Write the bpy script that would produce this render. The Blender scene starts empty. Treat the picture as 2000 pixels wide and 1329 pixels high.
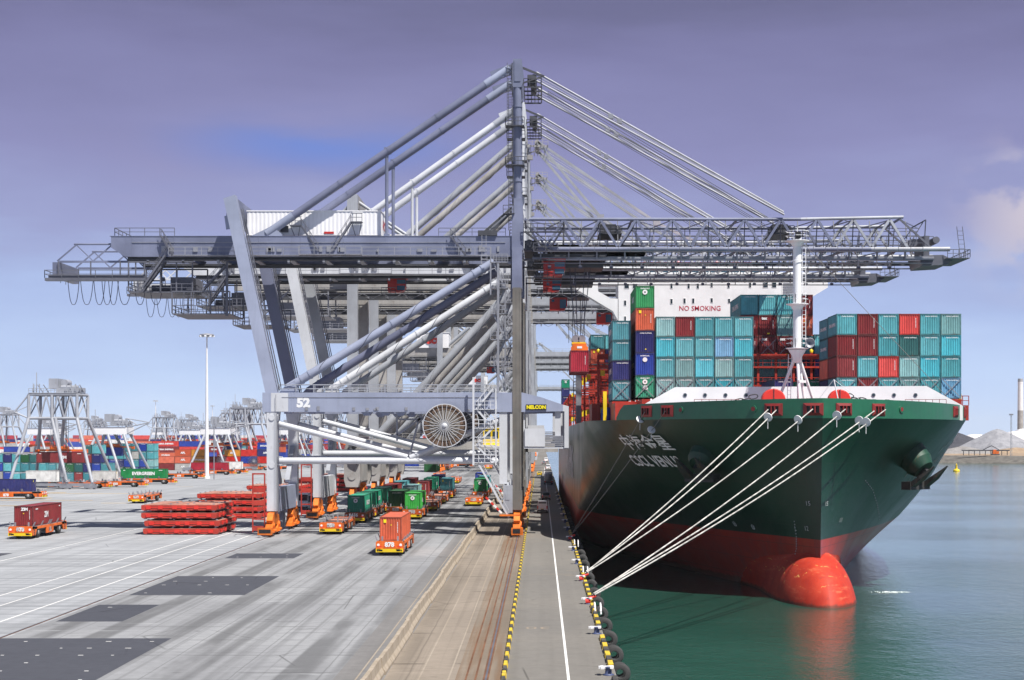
import bpy, math, random
from mathutils import Vector, Matrix
random.seed(7)
S = bpy.context.scene
COL = S.collection
R = math.radians

# ------------------------------------------------------------------ camera
H = 14.0            # eye height above the quay
F = 3150.0          # focal length in photo pixels (2000 wide)
VX, VY = 1056.0, 850.0   # vanishing point of the quay lines
cam = bpy.data.cameras.new('camera')
camo = bpy.data.objects.new('camera', cam)
COL.objects.link(camo)
camo.location = (0, 0, H)
camo.rotation_euler = (R(90), 0, 0)
cam.sensor_width = 36.0
cam.lens = 36.0 * F / 2000.0
cam.shift_x = (1000.0 - VX) / 2000.0
cam.shift_y = (VY - 664.5) / 2000.0
cam.clip_start = 1.0
cam.clip_end = 20000.0
S.camera = camo

# ------------------------------------------------------------------ sun, sky, exposure
LD = Vector((-0.385, 0.45, -1.0)).normalized()       # the way the light travels
sun = bpy.data.lights.new('sun', 'SUN')
sun.energy = 5.0
sun.angle = R(0.53)
sun.color = (1.0, 0.955, 0.88)
suno = bpy.data.objects.new('sun', sun)
COL.objects.link(suno)
suno.rotation_euler = LD.to_track_quat('-Z', 'Y').to_euler()
S.view_settings.view_transform = 'Standard'
S.view_settings.look = 'None'
S.view_settings.exposure = 0.52
S.view_settings.gamma = 1.0

wd = bpy.data.worlds.new('World')
S.world = wd
wd.use_nodes = True
nt = wd.node_tree
nt.nodes.clear()
def wn(t, **k):
    n = nt.nodes.new(t)
    for a, b in k.items(): setattr(n, a, b)
    return n
def wl(a, b): nt.links.new(a, b)
def wmath(op, a, b=None, c=None):
    n = wn('ShaderNodeMath', operation=op)
    for i, v in enumerate((a, b, c)):
        if v is None: continue
        if isinstance(v, (int, float)): n.inputs[i].default_value = v
        else: wl(v, n.inputs[i])
    return n.outputs[0]
def wmix(f, a, b):
    n = wn('ShaderNodeMix', data_type='RGBA')
    if isinstance(f, (int, float)): n.inputs[0].default_value = f
    else: wl(f, n.inputs[0])
    for i, v in ((6, a), (7, b)):
        if isinstance(v, tuple): n.inputs[i].default_value = (*v, 1)
        else: wl(v, n.inputs[i])
    return n.outputs[2]
def wsmooth(v, a, b):
    n = wn('ShaderNodeMapRange', interpolation_type='SMOOTHSTEP')
    wl(v, n.inputs[0]); n.inputs[1].default_value = a; n.inputs[2].default_value = b
    return n.outputs[0]
out = wn('ShaderNodeOutputWorld'); bg = wn('ShaderNodeBackground')
wl(bg.outputs[0], out.inputs[0])
tc = wn('ShaderNodeTexCoord')
sep = wn('ShaderNodeSeparateXYZ'); wl(tc.outputs['Generated'], sep.inputs[0])
dx, dy, dz = sep.outputs
sky = wn('ShaderNodeTexSky', sky_type='NISHITA')
sky.sun_disc = False
sky.sun_elevation = math.asin(-LD.z)
sky.sun_rotation = math.atan2(-LD.x, -LD.y)
skyc = wn('ShaderNodeVectorMath', operation='SCALE'); wl(sky.outputs[0], skyc.inputs[0]); skyc.inputs[3].default_value = 0.055
# thin veil of violet-grey high cloud over a pale horizon
mp = wn('ShaderNodeMapping'); wl(tc.outputs['Generated'], mp.inputs[0]); mp.inputs['Scale'].default_value = (5, 5, 26)
nz = wn('ShaderNodeTexNoise'); wl(mp.outputs[0], nz.inputs['Vector']); nz.inputs['Scale'].default_value = 1.0; nz.inputs['Detail'].default_value = 4; nz.inputs['Roughness'].default_value = .55
wob = wmath('MULTIPLY_ADD', wmath('SUBTRACT', nz.outputs[0], .5), .085, dz)
rp = wn('ShaderNodeValToRGB'); wl(wmath('MULTIPLY', wob, 3.0), rp.inputs[0])
cr = rp.color_ramp
stops = [(0.0, (.46, .565, .76)), (.10, (.40, .505, .715)), (.24, (.315, .395, .62)), (.378, (.25, .275, .468)), (.516, (.206, .211, .386)), (.70, (.158, .158, .298)), (.80, (.122, .123, .228)), (1.0, (.115, .117, .225))]
cr.elements[0].position, cr.elements[0].color = stops[0][0], (*stops[0][1], 1)
cr.elements[1].position, cr.elements[1].color = stops[-1][0], (*stops[-1][1], 1)
for p, c in stops[1:-1]:
    e = cr.elements.new(p); e.color = (*c, 1)
# bluer gap in the veil, left of the crane
def blob(cx, cz, sx, sz):
    a = wmath('DIVIDE', wmath('SUBTRACT', wmath('DIVIDE', dx, wmath('MAXIMUM', dy, .05)), cx), sx)
    b = wmath('DIVIDE', wmath('SUBTRACT', dz, cz), sz)
    r = wmath('SQRT', wmath('ADD', wmath('MULTIPLY', a, a), wmath('MULTIPLY', b, b)))
    n = wn('ShaderNodeMapRange', interpolation_type='SMOOTHSTEP'); wl(r, n.inputs[0]); n.inputs[1].default_value = 1.0; n.inputs[2].default_value = 0.0
    return wmath('MULTIPLY', n.outputs[0], wsmooth(dy, .05, .3))
gap = wmath('MULTIPLY', blob(-.135, .176, .13, .028), wsmooth(nz.outputs[0], .25, .6))
c1 = wmix(wmath('MULTIPLY', gap, .95), rp.outputs[0], (.125, .20, .50))
mp2 = wn('ShaderNodeMapping'); wl(tc.outputs['Generated'], mp2.inputs[0]); mp2.inputs['Scale'].default_value = (18, 18, 26)
nz2 = wn('ShaderNodeTexNoise'); wl(mp2.outputs[0], nz2.inputs['Vector']); nz2.inputs['Scale'].default_value = 1.4; nz2.inputs['Detail'].default_value = 7
cl = wmath('MULTIPLY', blob(.308, .130, .065, .062), wsmooth(nz2.outputs[0], .40, .54))
c2 = wmix(wmath('MULTIPLY', cl, .95), c1, (.46, .42, .49))
pk = wmath('MULTIPLY', wmath('MULTIPLY', blob(-.25, .11, .35, .09), wsmooth(nz.outputs[0], .48, .75)), .35)
c3 = wmix(pk, c2, (.385, .385, .55))
c4 = wmix(wsmooth(dz, .28, .75), c3, skyc.outputs[0])
wl(c4, bg.inputs[0]); bg.inputs[1].default_value = .94

# ------------------------------------------------------------------ helpers
def tag(o, label=None, cat=None, group=None, kind=None):
    if label: o['label'] = label
    if cat: o['category'] = cat
    if group: o['group'] = group
    if kind: o['kind'] = kind
    return o
def empty(name, loc=(0, 0, 0), rz=0, label=None, cat=None, group=None):
    o = bpy.data.objects.new(name, None)
    COL.objects.link(o); o.location = loc; o.rotation_euler = (0, 0, rz)
    return tag(o, label, cat, group)
KIDS = {}
def par(c, p):
    if p is not None:
        c.parent = p; KIDS.setdefault(p.name, []).append(c)
    return c
def dup(o, parent=None):
    c = o.copy(); COL.objects.link(c)
    if parent is not None: par(c, parent)
    for ch in KIDS.get(o.name, []): dup(ch, c)
    return c
TXT = {}
def textmesh(s, bold=.0):
    k = (s, bold)
    if k not in TXT:
        cu = bpy.data.curves.new('lettering', 'FONT'); cu.body = s; cu.size = 1; cu.align_x = 'CENTER'; cu.align_y = 'CENTER'; cu.offset = bold
        cu.resolution_u = 2
        ob = bpy.data.objects.new('lettering', cu)
        me = bpy.data.meshes.new_from_object(ob)
        TXT[k] = ([v.co.copy() for v in me.vertices], [list(p.vertices) for p in me.polygons])
        bpy.data.objects.remove(ob); bpy.data.meshes.remove(me); bpy.data.curves.remove(cu)
    return TXT[k]

class MB:
    def __init__(s): s.v = []; s.f = []; s.m = []; s.s = []
    def add(s, vs, fs, mat=0, smooth=False):
        b = len(s.v); s.v += [tuple(v) for v in vs]
        for f in fs: s.f.append([i + b for i in f]); s.m.append(mat); s.s.append(smooth)
        return s
    def box(s, x0, x1, y0, y1, z0, z1, mat=0):
        return s.add([(x0,y0,z0),(x1,y0,z0),(x1,y1,z0),(x0,y1,z0),(x0,y0,z1),(x1,y0,z1),(x1,y1,z1),(x0,y1,z1)],
              [(0,3,2,1),(4,5,6,7),(0,1,5,4),(1,2,6,5),(2,3,7,6),(3,0,4,7)], mat)
    def frame(s, p, q):
        p, q = Vector(p), Vector(q); d = (q - p)
        d = d.normalized() if d.length > 1e-9 else Vector((0,0,1))
        a = Vector((0,0,1)) if abs(d.z) < .95 else Vector((0,1,0))
        r = d.cross(a).normalized(); u = r.cross(d).normalized()
        return p, q, r, u
    def beam(s, p, q, w, h=None, mat=0, w2=None, h2=None):
        h = w if h is None else h; w2 = w if w2 is None else w2; h2 = h if h2 is None else h2
        p, q, r, u = s.frame(p, q)
        vs = [p-r*w/2-u*h/2, p+r*w/2-u*h/2, p+r*w/2+u*h/2, p-r*w/2+u*h/2, q-r*w2/2-u*h2/2, q+r*w2/2-u*h2/2, q+r*w2/2+u*h2/2, q-r*w2/2+u*h2/2]
        return s.add(vs, [(0,1,2,3),(7,6,5,4),(0,4,5,1),(1,5,6,2),(2,6,7,3),(3,7,4,0)], mat)
    def tube(s, p, q, r, n=10, mat=0, r2=None, caps=True):
        r2 = r if r2 is None else r2
        p, q, a, b = s.frame(p, q)
        vs = []
        for c, rr in ((p, r), (q, r2)):
            for i in range(n):
                t = 2*math.pi*i/n; vs.append(c + a*rr*math.cos(t) + b*rr*math.sin(t))
        s.add(vs, [(i, i+n, (i+1) % n + n, (i+1) % n) for i in range(n)], mat, True)
        if caps: s.add(vs[:n], [tuple(range(n))], mat); s.add(vs[n:], [tuple(reversed(range(n)))], mat)
        return s
    def path(s, pts, r, n=6, mat=0):
        for a, b in zip(pts, pts[1:]): s.tube(a, b, r, n, mat, caps=False)
        return s
    def prism(s, poly, axis, a0, a1, mat=0):
        n = len(poly)
        def P(u, w, a): return (a,u,w) if axis == 'x' else ((u,a,w) if axis == 'y' else (u,w,a))
        vs = [P(u,w,a0) for u,w in poly] + [P(u,w,a1) for u,w in poly]
        fs = [tuple(range(n)), tuple(reversed(range(n, 2*n)))] + [(i, i+n, (i+1)%n+n, (i+1)%n) for i in range(n)]
        return s.add(vs, fs, mat)
    def quad(s, a, b, c, d, mat=0): return s.add([a,b,c,d], [(0,1,2,3)], mat)
    def sheet(s, x0, x1, y0, y1, z, mat=0): return s.quad((x0,y0,z),(x1,y0,z),(x1,y1,z),(x0,y1,z), mat)
    def lathe(s, prof, c=(0,0,0), axis='z', n=16, mat=0, smooth=True):
        c = Vector(c); vs = []
        for r, h in prof:
            for i in range(n):
                t = 2*math.pi*i/n; x, y = r*math.cos(t), r*math.sin(t)
                vs.append(c + Vector({'z':(x,y,h),'y':(x,h,y),'x':(h,x,y)}[axis]))
        k = len(prof)
        fs = [(j*n+i, j*n+(i+1)%n, (j+1)*n+(i+1)%n, (j+1)*n+i) for j in range(k-1) for i in range(n)]
        return s.add(vs, fs, mat, smooth)
    def text(s, t, size, c, right=(1,0,0), up=(0,0,1), mat=0, bold=.0, sx=1.0):
        vs, fs = textmesh(t, bold); c = Vector(c); r = Vector(right); u = Vector(up)
        return s.add([c + r*v.x*size*sx + u*v.y*size for v in vs], fs, mat)
    def rail(s, p, q, h=1.1, step=2.0, r=.045, mat=0, mid=True):
        p, q = Vector(p), Vector(q); n = max(1, round((q-p).length/step)); z = Vector((0,0,h))
        s.beam(p+z, q+z, r*2, mat=mat)
        if mid: s.beam(p+z*.5, q+z*.5, r*1.6, mat=mat)
        for i in range(n+1):
            a = p.lerp(q, i/n); s.beam(a, a+z, r*1.8, mat=mat)
        return s
    def stair(s, p, q, w=.9, mat=0, dirn=(0,1,0)):
        # a straight flight with stringers, treads and handrails, w wide along dirn
        p, q = Vector(p), Vector(q); d = Vector(dirn)*w/2
        for g in (-1, 1):
            s.beam(p+d*g, q+d*g, .08, .25, mat)
            s.beam(p+d*g+Vector((0,0,1)), q+d*g+Vector((0,0,1)), .06, mat=mat)
            for k in range(0, 5):
                a = (p+d*g).lerp(q+d*g, k/4); s.beam(a, a+Vector((0,0,1)), .05, mat=mat)
        n = max(3, int(abs(q.z-p.z)/.25))
        for k in range(1, n):
            a = p.lerp(q, k/n); s.beam(a-d, a+d, .25, .04, mat)
        return s
    def ladder(s, p, q, w=.5, mat=0, dirn=(1,0,0), step=.6, r=.04):
        p, q = Vector(p), Vector(q); d = Vector(dirn)*w/2
        for g in (-1, 1): s.beam(p+d*g, q+d*g, r*2, mat=mat)
        n = max(2, int((q-p).length/step))
        for k in range(1, n): a = p.lerp(q, k/n); s.beam(a-d, a+d, r*1.4, mat=mat)
        return s
    def mesh(s, name, mats):
        me = bpy.data.meshes.new(name)
        me.from_pydata(s.v, [], s.f)
        for m in (mats if isinstance(mats, (list, tuple)) else [mats]): me.materials.append(m)
        me.polygons.foreach_set('material_index', s.m)
        me.polygons.foreach_set('use_smooth', s.s)
        me.update()
        return me
    def obj(s, name, mats, parent=None, loc=(0,0,0), rz=0):
        o = bpy.data.objects.new(name, s.mesh(name, mats)); COL.objects.link(o)
        o.location = loc; o.rotation_euler = (0,0,rz)
        return par(o, parent)
def W(px, py, Y):
    "world X, Z of the thing that stands at distance Y and shows at photo pixel (px, py)"
    return (px-VX)*Y/F, H-(py-VY)*Y/F
def G(px, py):
    "ground point shown at photo pixel"
    Y = H*F/(py-VY); return (px-VX)*Y/F, Y

# ------------------------------------------------------------------ materials
class NT:
    def __init__(s, name):
        s.m = bpy.data.materials.new(name); s.m.use_nodes = True; s.t = s.m.node_tree
        s.b = s.t.nodes['Principled BSDF']
    def n(s, t, **k):
        x = s.t.nodes.new(t)
        for a, b in k.items(): setattr(x, a, b)
        return x
    def l(s, a, b): s.t.links.new(a, b)
    def math(s, op, a, b=None, c=None):
        n = s.n('ShaderNodeMath', operation=op)
        for i, v in enumerate((a, b, c)):
            if v is None: continue
            if isinstance(v, (int, float)): n.inputs[i].default_value = v
            else: s.l(v, n.inputs[i])
        return n.outputs[0]
    def noise(s, vec, scale, detail=3, rough=.55, sc=None, w=0):
        if sc:
            m = s.n('ShaderNodeMapping'); s.l(vec, m.inputs[0]); m.inputs['Scale'].default_value = sc; m.inputs['Location'].default_value = (w, w*.7, w*.3); vec = m.outputs[0]
        n = s.n('ShaderNodeTexNoise'); s.l(vec, n.inputs['Vector']); n.inputs['Scale'].default_value = scale; n.inputs['Detail'].default_value = detail; n.inputs['Roughness'].default_value = rough
        return n.outputs[0]
    def smooth(s, v, a, b, lo=0., hi=1.):
        n = s.n('ShaderNodeMapRange', interpolation_type='SMOOTHSTEP'); s.l(v, n.inputs[0])
        for i, x in zip((1,2,3,4), (a,b,lo,hi)): n.inputs[i].default_value = x
        return n.outputs[0]
    def mix(s, f, a, b, mode='MIX'):
        n = s.n('ShaderNodeMix', data_type='RGBA', blend_type=mode)
        if isinstance(f, (int, float)): n.inputs[0].default_value = f
        else: s.l(f, n.inputs[0])
        for i, v in ((6, a), (7, b)):
            if isinstance(v, (tuple, list)): n.inputs[i].default_value = (*v[:3], 1)
            else: s.l(v, n.inputs[i])
        return n.outputs[2]
    def coord(s, k='Object'):
        return s.n('ShaderNodeTexCoord').outputs[k]
    def bump(s, v, strength, dist):
        n = s.n('ShaderNodeBump'); s.l(v, n.inputs['Height']); n.inputs['Strength'].default_value = strength; n.inputs['Distance'].default_value = dist
        s.l(n.outputs[0], s.b.inputs['Normal'])
def paint(name, col, rough=.45, metal=0., wear=.18, scale=.35, rust=0., rnd=.0, spec=.5, streak=True):
    t = NT(name); co = t.coord()
    a = t.noise(co, scale, 5, .6)
    c = t.mix(t.smooth(a, .3, .75), tuple(x*(1-wear) for x in col), tuple(min(1, x*(1+wear*.5)+wear*.012) for x in col))
    if streak:
        b = t.noise(co, 1.0, 4, .6, sc=(1.6, 1.6, .12))
        c = t.mix(t.math('MULTIPLY', t.smooth(b, .5, .8), wear*1.2), c, tuple(x*.45+.02 for x in col))
    if rust:
        b = t.noise(co, 1.5, 6, .7, sc=(1, 1, .45), w=3.1)
        c = t.mix(t.math('MULTIPLY', t.smooth(b, .56, .68), rust), c, (.16, .075, .035))
    if rnd:
        oi = t.n('ShaderNodeObjectInfo')
        hs = t.n('ShaderNodeHueSaturation'); t.l(c, hs.inputs['Color'])
        t.l(t.math('MULTIPLY_ADD', oi.outputs['Random'], rnd*2, 1-rnd), hs.inputs['Value'])
        t.l(t.math('MULTIPLY_ADD', oi.outputs['Random'], -rnd*.7, 1+rnd*.15), hs.inputs['Saturation'])
        c = hs.outputs[0]
    t.l(c, t.b.inputs['Base Color'])
    t.l(t.smooth(a, .2, .8, rough-.06, rough+.1), t.b.inputs['Roughness'])
    t.b.inputs['Metallic'].default_value = metal
    t.b.inputs['Specular IOR Level'].default_value = spec
    return t.m
def plain(name, col, rough=.5, metal=0.):
    return paint(name, col, rough, metal, wear=.06, streak=False)
M = {}
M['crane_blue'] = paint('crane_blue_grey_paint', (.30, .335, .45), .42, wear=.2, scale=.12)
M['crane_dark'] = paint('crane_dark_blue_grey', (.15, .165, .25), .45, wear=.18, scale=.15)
M['crane_light'] = paint('crane_light_paint', (.37, .39, .44), .42, wear=.24, scale=.15, rust=.2)
M['crane_white'] = paint('crane_white_paint', (.58, .60, .64), .42, wear=.14, scale=.15, rust=.12)
M['leg_dark'] = paint('weathered_leg_grey', (.17, .16, .145), .55, wear=.3, scale=.2, rust=.3)
M['crane_steel'] = paint('crane_steel_blue', (.175, .195, .29), .42, wear=.28, scale=.15)
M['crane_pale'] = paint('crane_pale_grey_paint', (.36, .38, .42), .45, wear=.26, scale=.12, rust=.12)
M['crane_beige'] = paint('crane_weathered_grey', (.37, .36, .35), .55, wear=.3, scale=.14, rust=.35)
M['galv'] = paint('galvanised_steel', (.30, .31, .35), .5, metal=.3, wear=.2)
M['dark_steel'] = paint('dark_steel', (.055, .058, .07), .55, wear=.3)
M['rail_steel'] = paint('rail_steel', (.115, .12, .15), .5, wear=.2)
M['white'] = paint('white_paint', (.80, .80, .82), .4, wear=.07, scale=.3)
M['white_clean'] = plain('white_lettering', (.85, .85, .85))
M['orange'] = paint('orange_paint', (.78, .15, .012), .42, wear=.35, scale=.6, rust=.18)
M['orange_dirty'] = paint('weathered_orange_paint', (.42, .085, .02), .55, wear=.45, scale=.6, rust=.4)
M['bogie_orange'] = paint('bogie_orange_paint', (.74, .17, .01), .45, wear=.4, scale=.6, rust=.3)
M['yellow'] = paint('yellow_paint', (.82, .58, .01), .42, wear=.2)
M['hatch_red'] = paint('hatch_cover_red', (.42, .035, .02), .5, wear=.25, scale=.5)
M['hatch_top'] = paint('hatch_cover_top', (.46, .22, .16), .6, wear=.4, scale=.5)
M['deck_red'] = paint('deck_red', (.46, .03, .018), .5, wear=.25)
M['fair_red'] = paint('fairlead_red', (.22, .016, .015), .5, wear=.25)
M['cab_red'] = paint('cab_red', (.52, .022, .015), .35, wear=.2)
M['rubber'] = paint('black_rubber', (.022, .022, .024), .75, wear=.4)
M['tyre_grey'] = paint('worn_tyre_rubber', (.05, .05, .052), .8, wear=.5)
M['hub'] = plain('wheel_hub_grey', (.35, .35, .36), .4)
M['glass'] = plain('dark_window_glass', (.02, .035, .05), .08)
M['glass_blue'] = plain('blue_window_glass', (.05, .12, .18), .1)
M['rope'] = paint('white_mooring_rope', (.50, .49, .465), .85, wear=.45, scale=1.2)
M['rope_dark'] = paint('grey_wire_rope', (.22, .21, .20), .7)
M['wire'] = plain('steel_wire', (.085, .09, .13), .6)
M['letter_white'] = plain('lettering_white', (.78, .79, .80))
M['letter_grey'] = plain('lettering_grey', (.50, .52, .52))
M['letter_red'] = plain('lettering_red', (.48, .015, .05))
M['letter_yellow'] = plain('lettering_yellow', (.85, .72, .01))
M['sign_red'] = plain('sign_red', (.66, .03, .02))
M['black'] = plain('black_panel', (.012, .012, .014))
M['rust'] = paint('rusty_steel', (.17, .075, .035), .75, wear=.35)
M['reel_brown'] = paint('cable_reel_brown', (.13, .082, .055), .7, wear=.3)
M['reel_pale'] = paint('cable_reel_pale', (.21, .185, .16), .65, wear=.3)
M['motor_paint'] = plain('motor_blue', (.03, .22, .55))  # even bright blue, used by no part
# ------------------------------------------------------------------ ground and water
def ground_mat(name, base, dark, light, tracks=.0, ribs=.0, stain=.3, rust=None, joint=None):
    t = NT(name); co = t.coord()
    big = t.noise(co, .035, 5, .6)
    c = t.mix(t.smooth(big, .3, .72), dark, light)
    c = t.mix(.5, c, base)
    fine = t.noise(co, 1.1, 6, .7)
    c = t.mix(t.smooth(fine, .35, .75, 0, .35), c, tuple(x*.6 for x in base))
    if tracks:   # worn wheel lanes run along the quay
        a = t.noise(co, 1, 3, .5, sc=(.42, .006, 1))
        b = t.noise(co, 1, 4, .6, sc=(.20, .045, 1), w=5)
        f = t.math('MULTIPLY', t.smooth(a, .46, .60), t.smooth(b, .28, .55))
        c = t.mix(t.math('MULTIPLY', f, tracks), c, tuple(x*.36 for x in base))
        a2 = t.noise(co, 1, 3, .5, sc=(1.5, .010, 1), w=9)
        c = t.mix(t.math('MULTIPLY', t.smooth(a2, .56, .66), tracks*.55), c, tuple(x*.45 for x in base))
        e = t.noise(co, 1, 5, .7, sc=(.16, .9, 1), w=2)
        c = t.mix(t.math('MULTIPLY', t.smooth(e, .57, .70), tracks*.75), c, tuple(x*.42 for x in base))
        e2 = t.noise(co, 1, 5, .7, sc=(.10, .35, 1), w=12)
        c = t.mix(t.math('MULTIPLY', t.smooth(e2, .60, .75), tracks*.5), c, tuple(min(1, x*1.35) for x in light))
    if ribs:     # transverse ribs of the brushed slabs
        a = t.noise(co, 1, 4, .6, sc=(.022, .62, 1), w=4)
        c = t.mix(t.math('MULTIPLY', t.smooth(a, .46, .62), ribs), c, tuple(x*.55 for x in base))
        a = t.noise(co, 1, 3, .6, sc=(.05, 1.5, 1), w=7)
        c = t.mix(t.math('MULTIPLY', t.smooth(a, .48, .68), ribs*.7), c, tuple(x*.6 for x in base))
    if stain:
        s = t.noise(co, 1, 6, .65, sc=(.09, .03, 1), w=1)
        c = t.mix(t.math('MULTIPLY', t.smooth(s, .5, .72), stain), c, dark)
    if rust:
        s = t.noise(co, 1, 5, .65, sc=(.7, .02, 1), w=8)
        c = t.mix(t.smooth(s, .42, .62, 0, .8), c, rust)
    if joint:    # expansion joints
        sp = t.n('ShaderNodeSeparateXYZ'); t.l(co, sp.inputs[0])
        wob = t.noise(co, .25, 2)
        y = t.math('ADD', t.math('DIVIDE', sp.outputs[1], joint), t.math('MULTIPLY', wob, .02))
        d = t.math('ABSOLUTE', t.math('SUBTRACT', t.math('FRACT', y), .5))
        brk = t.smooth(t.noise(co, .3, 3), .42, .55)
        c = t.mix(t.math('MULTIPLY', t.math('MULTIPLY', t.math('LESS_THAN', d, .012), brk), .75), c, tuple(x*.25 for x in base))
        x_ = t.math('ADD', t.math('DIVIDE', sp.outputs[0], 5.1), t.math('MULTIPLY', wob, .03))
        d2 = t.math('ABSOLUTE', t.math('SUBTRACT', t.math('FRACT', x_), .5))
        c = t.mix(t.math('MULTIPLY', t.math('LESS_THAN', d2, .010), .45), c, tuple(x*.4 for x in base))
    oil = t.noise(co, .55, 3, .5)
    c = t.mix(t.smooth(oil, .70, .78, 0, .55), c, tuple(x*.3 for x in base))
    vor = t.n('ShaderNodeTexVoronoi', feature='DISTANCE_TO_EDGE'); t.l(co, vor.inputs['Vector']); vor.inputs['Scale'].default_value = .11
    ck = t.math('MULTIPLY', t.math('LESS_THAN', vor.outputs['Distance'], .006), t.smooth(t.noise(co, .05, 2), .5, .6))
    c = t.mix(t.math('MULTIPLY', ck, .6), c, tuple(x*.3 for x in base))
    t.l(c, t.b.inputs['Base Color']); t.b.inputs['Roughness'].default_value = .85
    t.b.inputs['Specular IOR Level'].default_value = .25
    t.bump(fine, .3, .02)
    return t.m
g_yard = ground_mat('yard_concrete', (.35, .365, .39), (.29, .30, .325), (.45, .465, .49), ribs=.7, tracks=.3, stain=.2)
g_lane = ground_mat('lane_concrete', (.265, .27, .282), (.20, .205, .22), (.37, .38, .395), tracks=.75, stain=.4, joint=7.6)
g_asph = ground_mat('grey_asphalt', (.20, .195, .195), (.16, .16, .16), (.26, .25, .25), tracks=.3, stain=.3)
g_apron = ground_mat('brown_apron_concrete', (.255, .215, .175), (.20, .175, .15), (.32, .275, .23), tracks=.45, stain=.45, joint=15.2)
g_rust = ground_mat('rusty_rail_bed', (.225, .185, .145), (.165, .14, .115), (.29, .24, .19), stain=.35, tracks=.3, rust=(.165, .105, .065))
g_road = ground_mat('quay_road_asphalt', (.185, .175, .16), (.15, .145, .14), (.22, .205, .185), tracks=.12, stain=.15)
g_patch = ground_mat('dark_asphalt_patch', (.062, .066, .082), (.055, .058, .072), (.08, .083, .10), stain=.1)
g_conc = ground_mat('quay_wall_concrete', (.16, .155, .14), (.09, .09, .085), (.22, .21, .19), stain=.4)
line_w = ground_mat('white_road_paint', (.72, .72, .71), (.60, .60, .60), (.80, .80, .79), stain=.25)
line_y = ground_mat('yellow_road_paint', (.50, .31, .06), (.40, .27, .08), (.55, .36, .08), stain=.35)
def struct(o): o['kind'] = 'structure'; return o

EDGE = 4.4
b = MB()
b.sheet(-4500, EDGE, 20, 7000, 0)
struct(b.obj('ground', g_yard))
b = MB(); b.quad((EDGE, 20, 0), (EDGE, 20, -9), (EDGE, 7000, -9), (EDGE, 7000, 0)); struct(b.obj('quay_wall', g_conc))
b = MB(); b.sheet(-36.9, -11.9, 20, 900, .004); struct(b.obj('lane_pavement', g_lane))
b = MB(); b.sheet(-11.9, -9.0, 20, 900, .004); struct(b.obj('lane_margin', g_asph))
b = MB(); b.sheet(-9.0, -4.9, 20, 900, .004); struct(b.obj('apron', g_apron))
b = MB(); b.sheet(-4.9, -2.05, 20, 900, .004); struct(b.obj('rail_bed', g_rust))
b = MB(); b.sheet(-2.05, EDGE-.02, 20, 1400, .004); struct(b.obj('quay_road', g_road))
# dark repair patches with white studs
b = MB()
PATCH = [(-36.0, -25.9, 141, 160), (-36.4, -31.4, 121, 133), (-41, -25.4, 70, 111), (-35.9, -28.0, 183, 190.5), (-66.5, -62.5, 184, 191)]
for x0, x1, y0, y1 in PATCH: b.sheet(x0, x1, y0, y1, .008)
rr = random.Random(3)
for x0, x1, y0, y1 in PATCH[:4]:
    nx = max(2, int((x1-x0)/2.5)); ny = max(2, int((y1-y0)/3.2))
    for i in range(nx):
        for j in range(ny):
            x = x0+(x1-x0)*(i+.5)/nx+rr.uniform(-.5, .5); y = y0+(y1-y0)*(j+.5)/ny
            if rr.random() < .55: w = rr.uniform(.08, .2); b.sheet(x-w, x+w, y-.09, y+.09, .012, 1)
struct(b.obj('pavement_patch', [g_patch, line_w]))
# painted lines
b = MB()
for x, w in ((-47.1, .16), (-44.3, .16), (-40.5, .16)): b.sheet(x-w/2, x+w/2, 30, 420, .006)
b.sheet(-60.08, -59.92, 30, 300, .006)
b.sheet(1.52, 1.68, 20, 700, .008)
struct(b.obj('white_lines', line_w))
b = MB()
for x in (-10.6, -7.0, -5.3): b.sheet(x-.05, x+.05, 20, 420, .008)
line_f = ground_mat('worn_white_paint', (.30, .255, .205), (.25, .205, .16), (.40, .36, .31), stain=.6)
struct(b.obj('worn_lines', line_f))
b = MB(); rr = random.Random(5)
for k in range(26):
    y = rr.uniform(330, 620); x = rr.uniform(-150, -62); b.sheet(x, x+rr.uniform(5, 16), y, y+rr.uniform(.6, 2.0), .006)
for y in (318, 345, 385): b.sheet(-140, -96, y, y+1.2, .007)
struct(b.obj('yellow_lines', line_y))
# faint numerals chalked across the road
b = MB()
b.text('30', 1.9, (-.2, 117, .012), (-1,0,0), (0,-1,0))
for x0, x1, y in ((-1.2, 3.2, 162.0), (.3, 1.1, 166.0), (2.4, 3.9, 160.5), (2.6, 3.8, 166)): b.sheet(x0, x1, y, y+.25, .012)
struct(b.obj('road_markings', line_f))
# rails
b = MB()
b.box(-37.36, -37.30, 30, 900, 0, .03, 1); b.box(-37.22, -37.17, 30, 900, 0, .03)
for x in (-3.15,): b.box(x-.16, x-.06, 30, 900, .0, .05); b.box(x+.06, x+.16, 30, 900, 0, .05); b.box(x-.06, x+.06, 30, 900, .0, .03, 1)
for x in (-4.3, -3.75): b.box(x-.05, x+.05, 30, 900, 0, .03)
struct(b.obj('crane_rail', [M['rust'], M['rail_steel']]))
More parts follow.
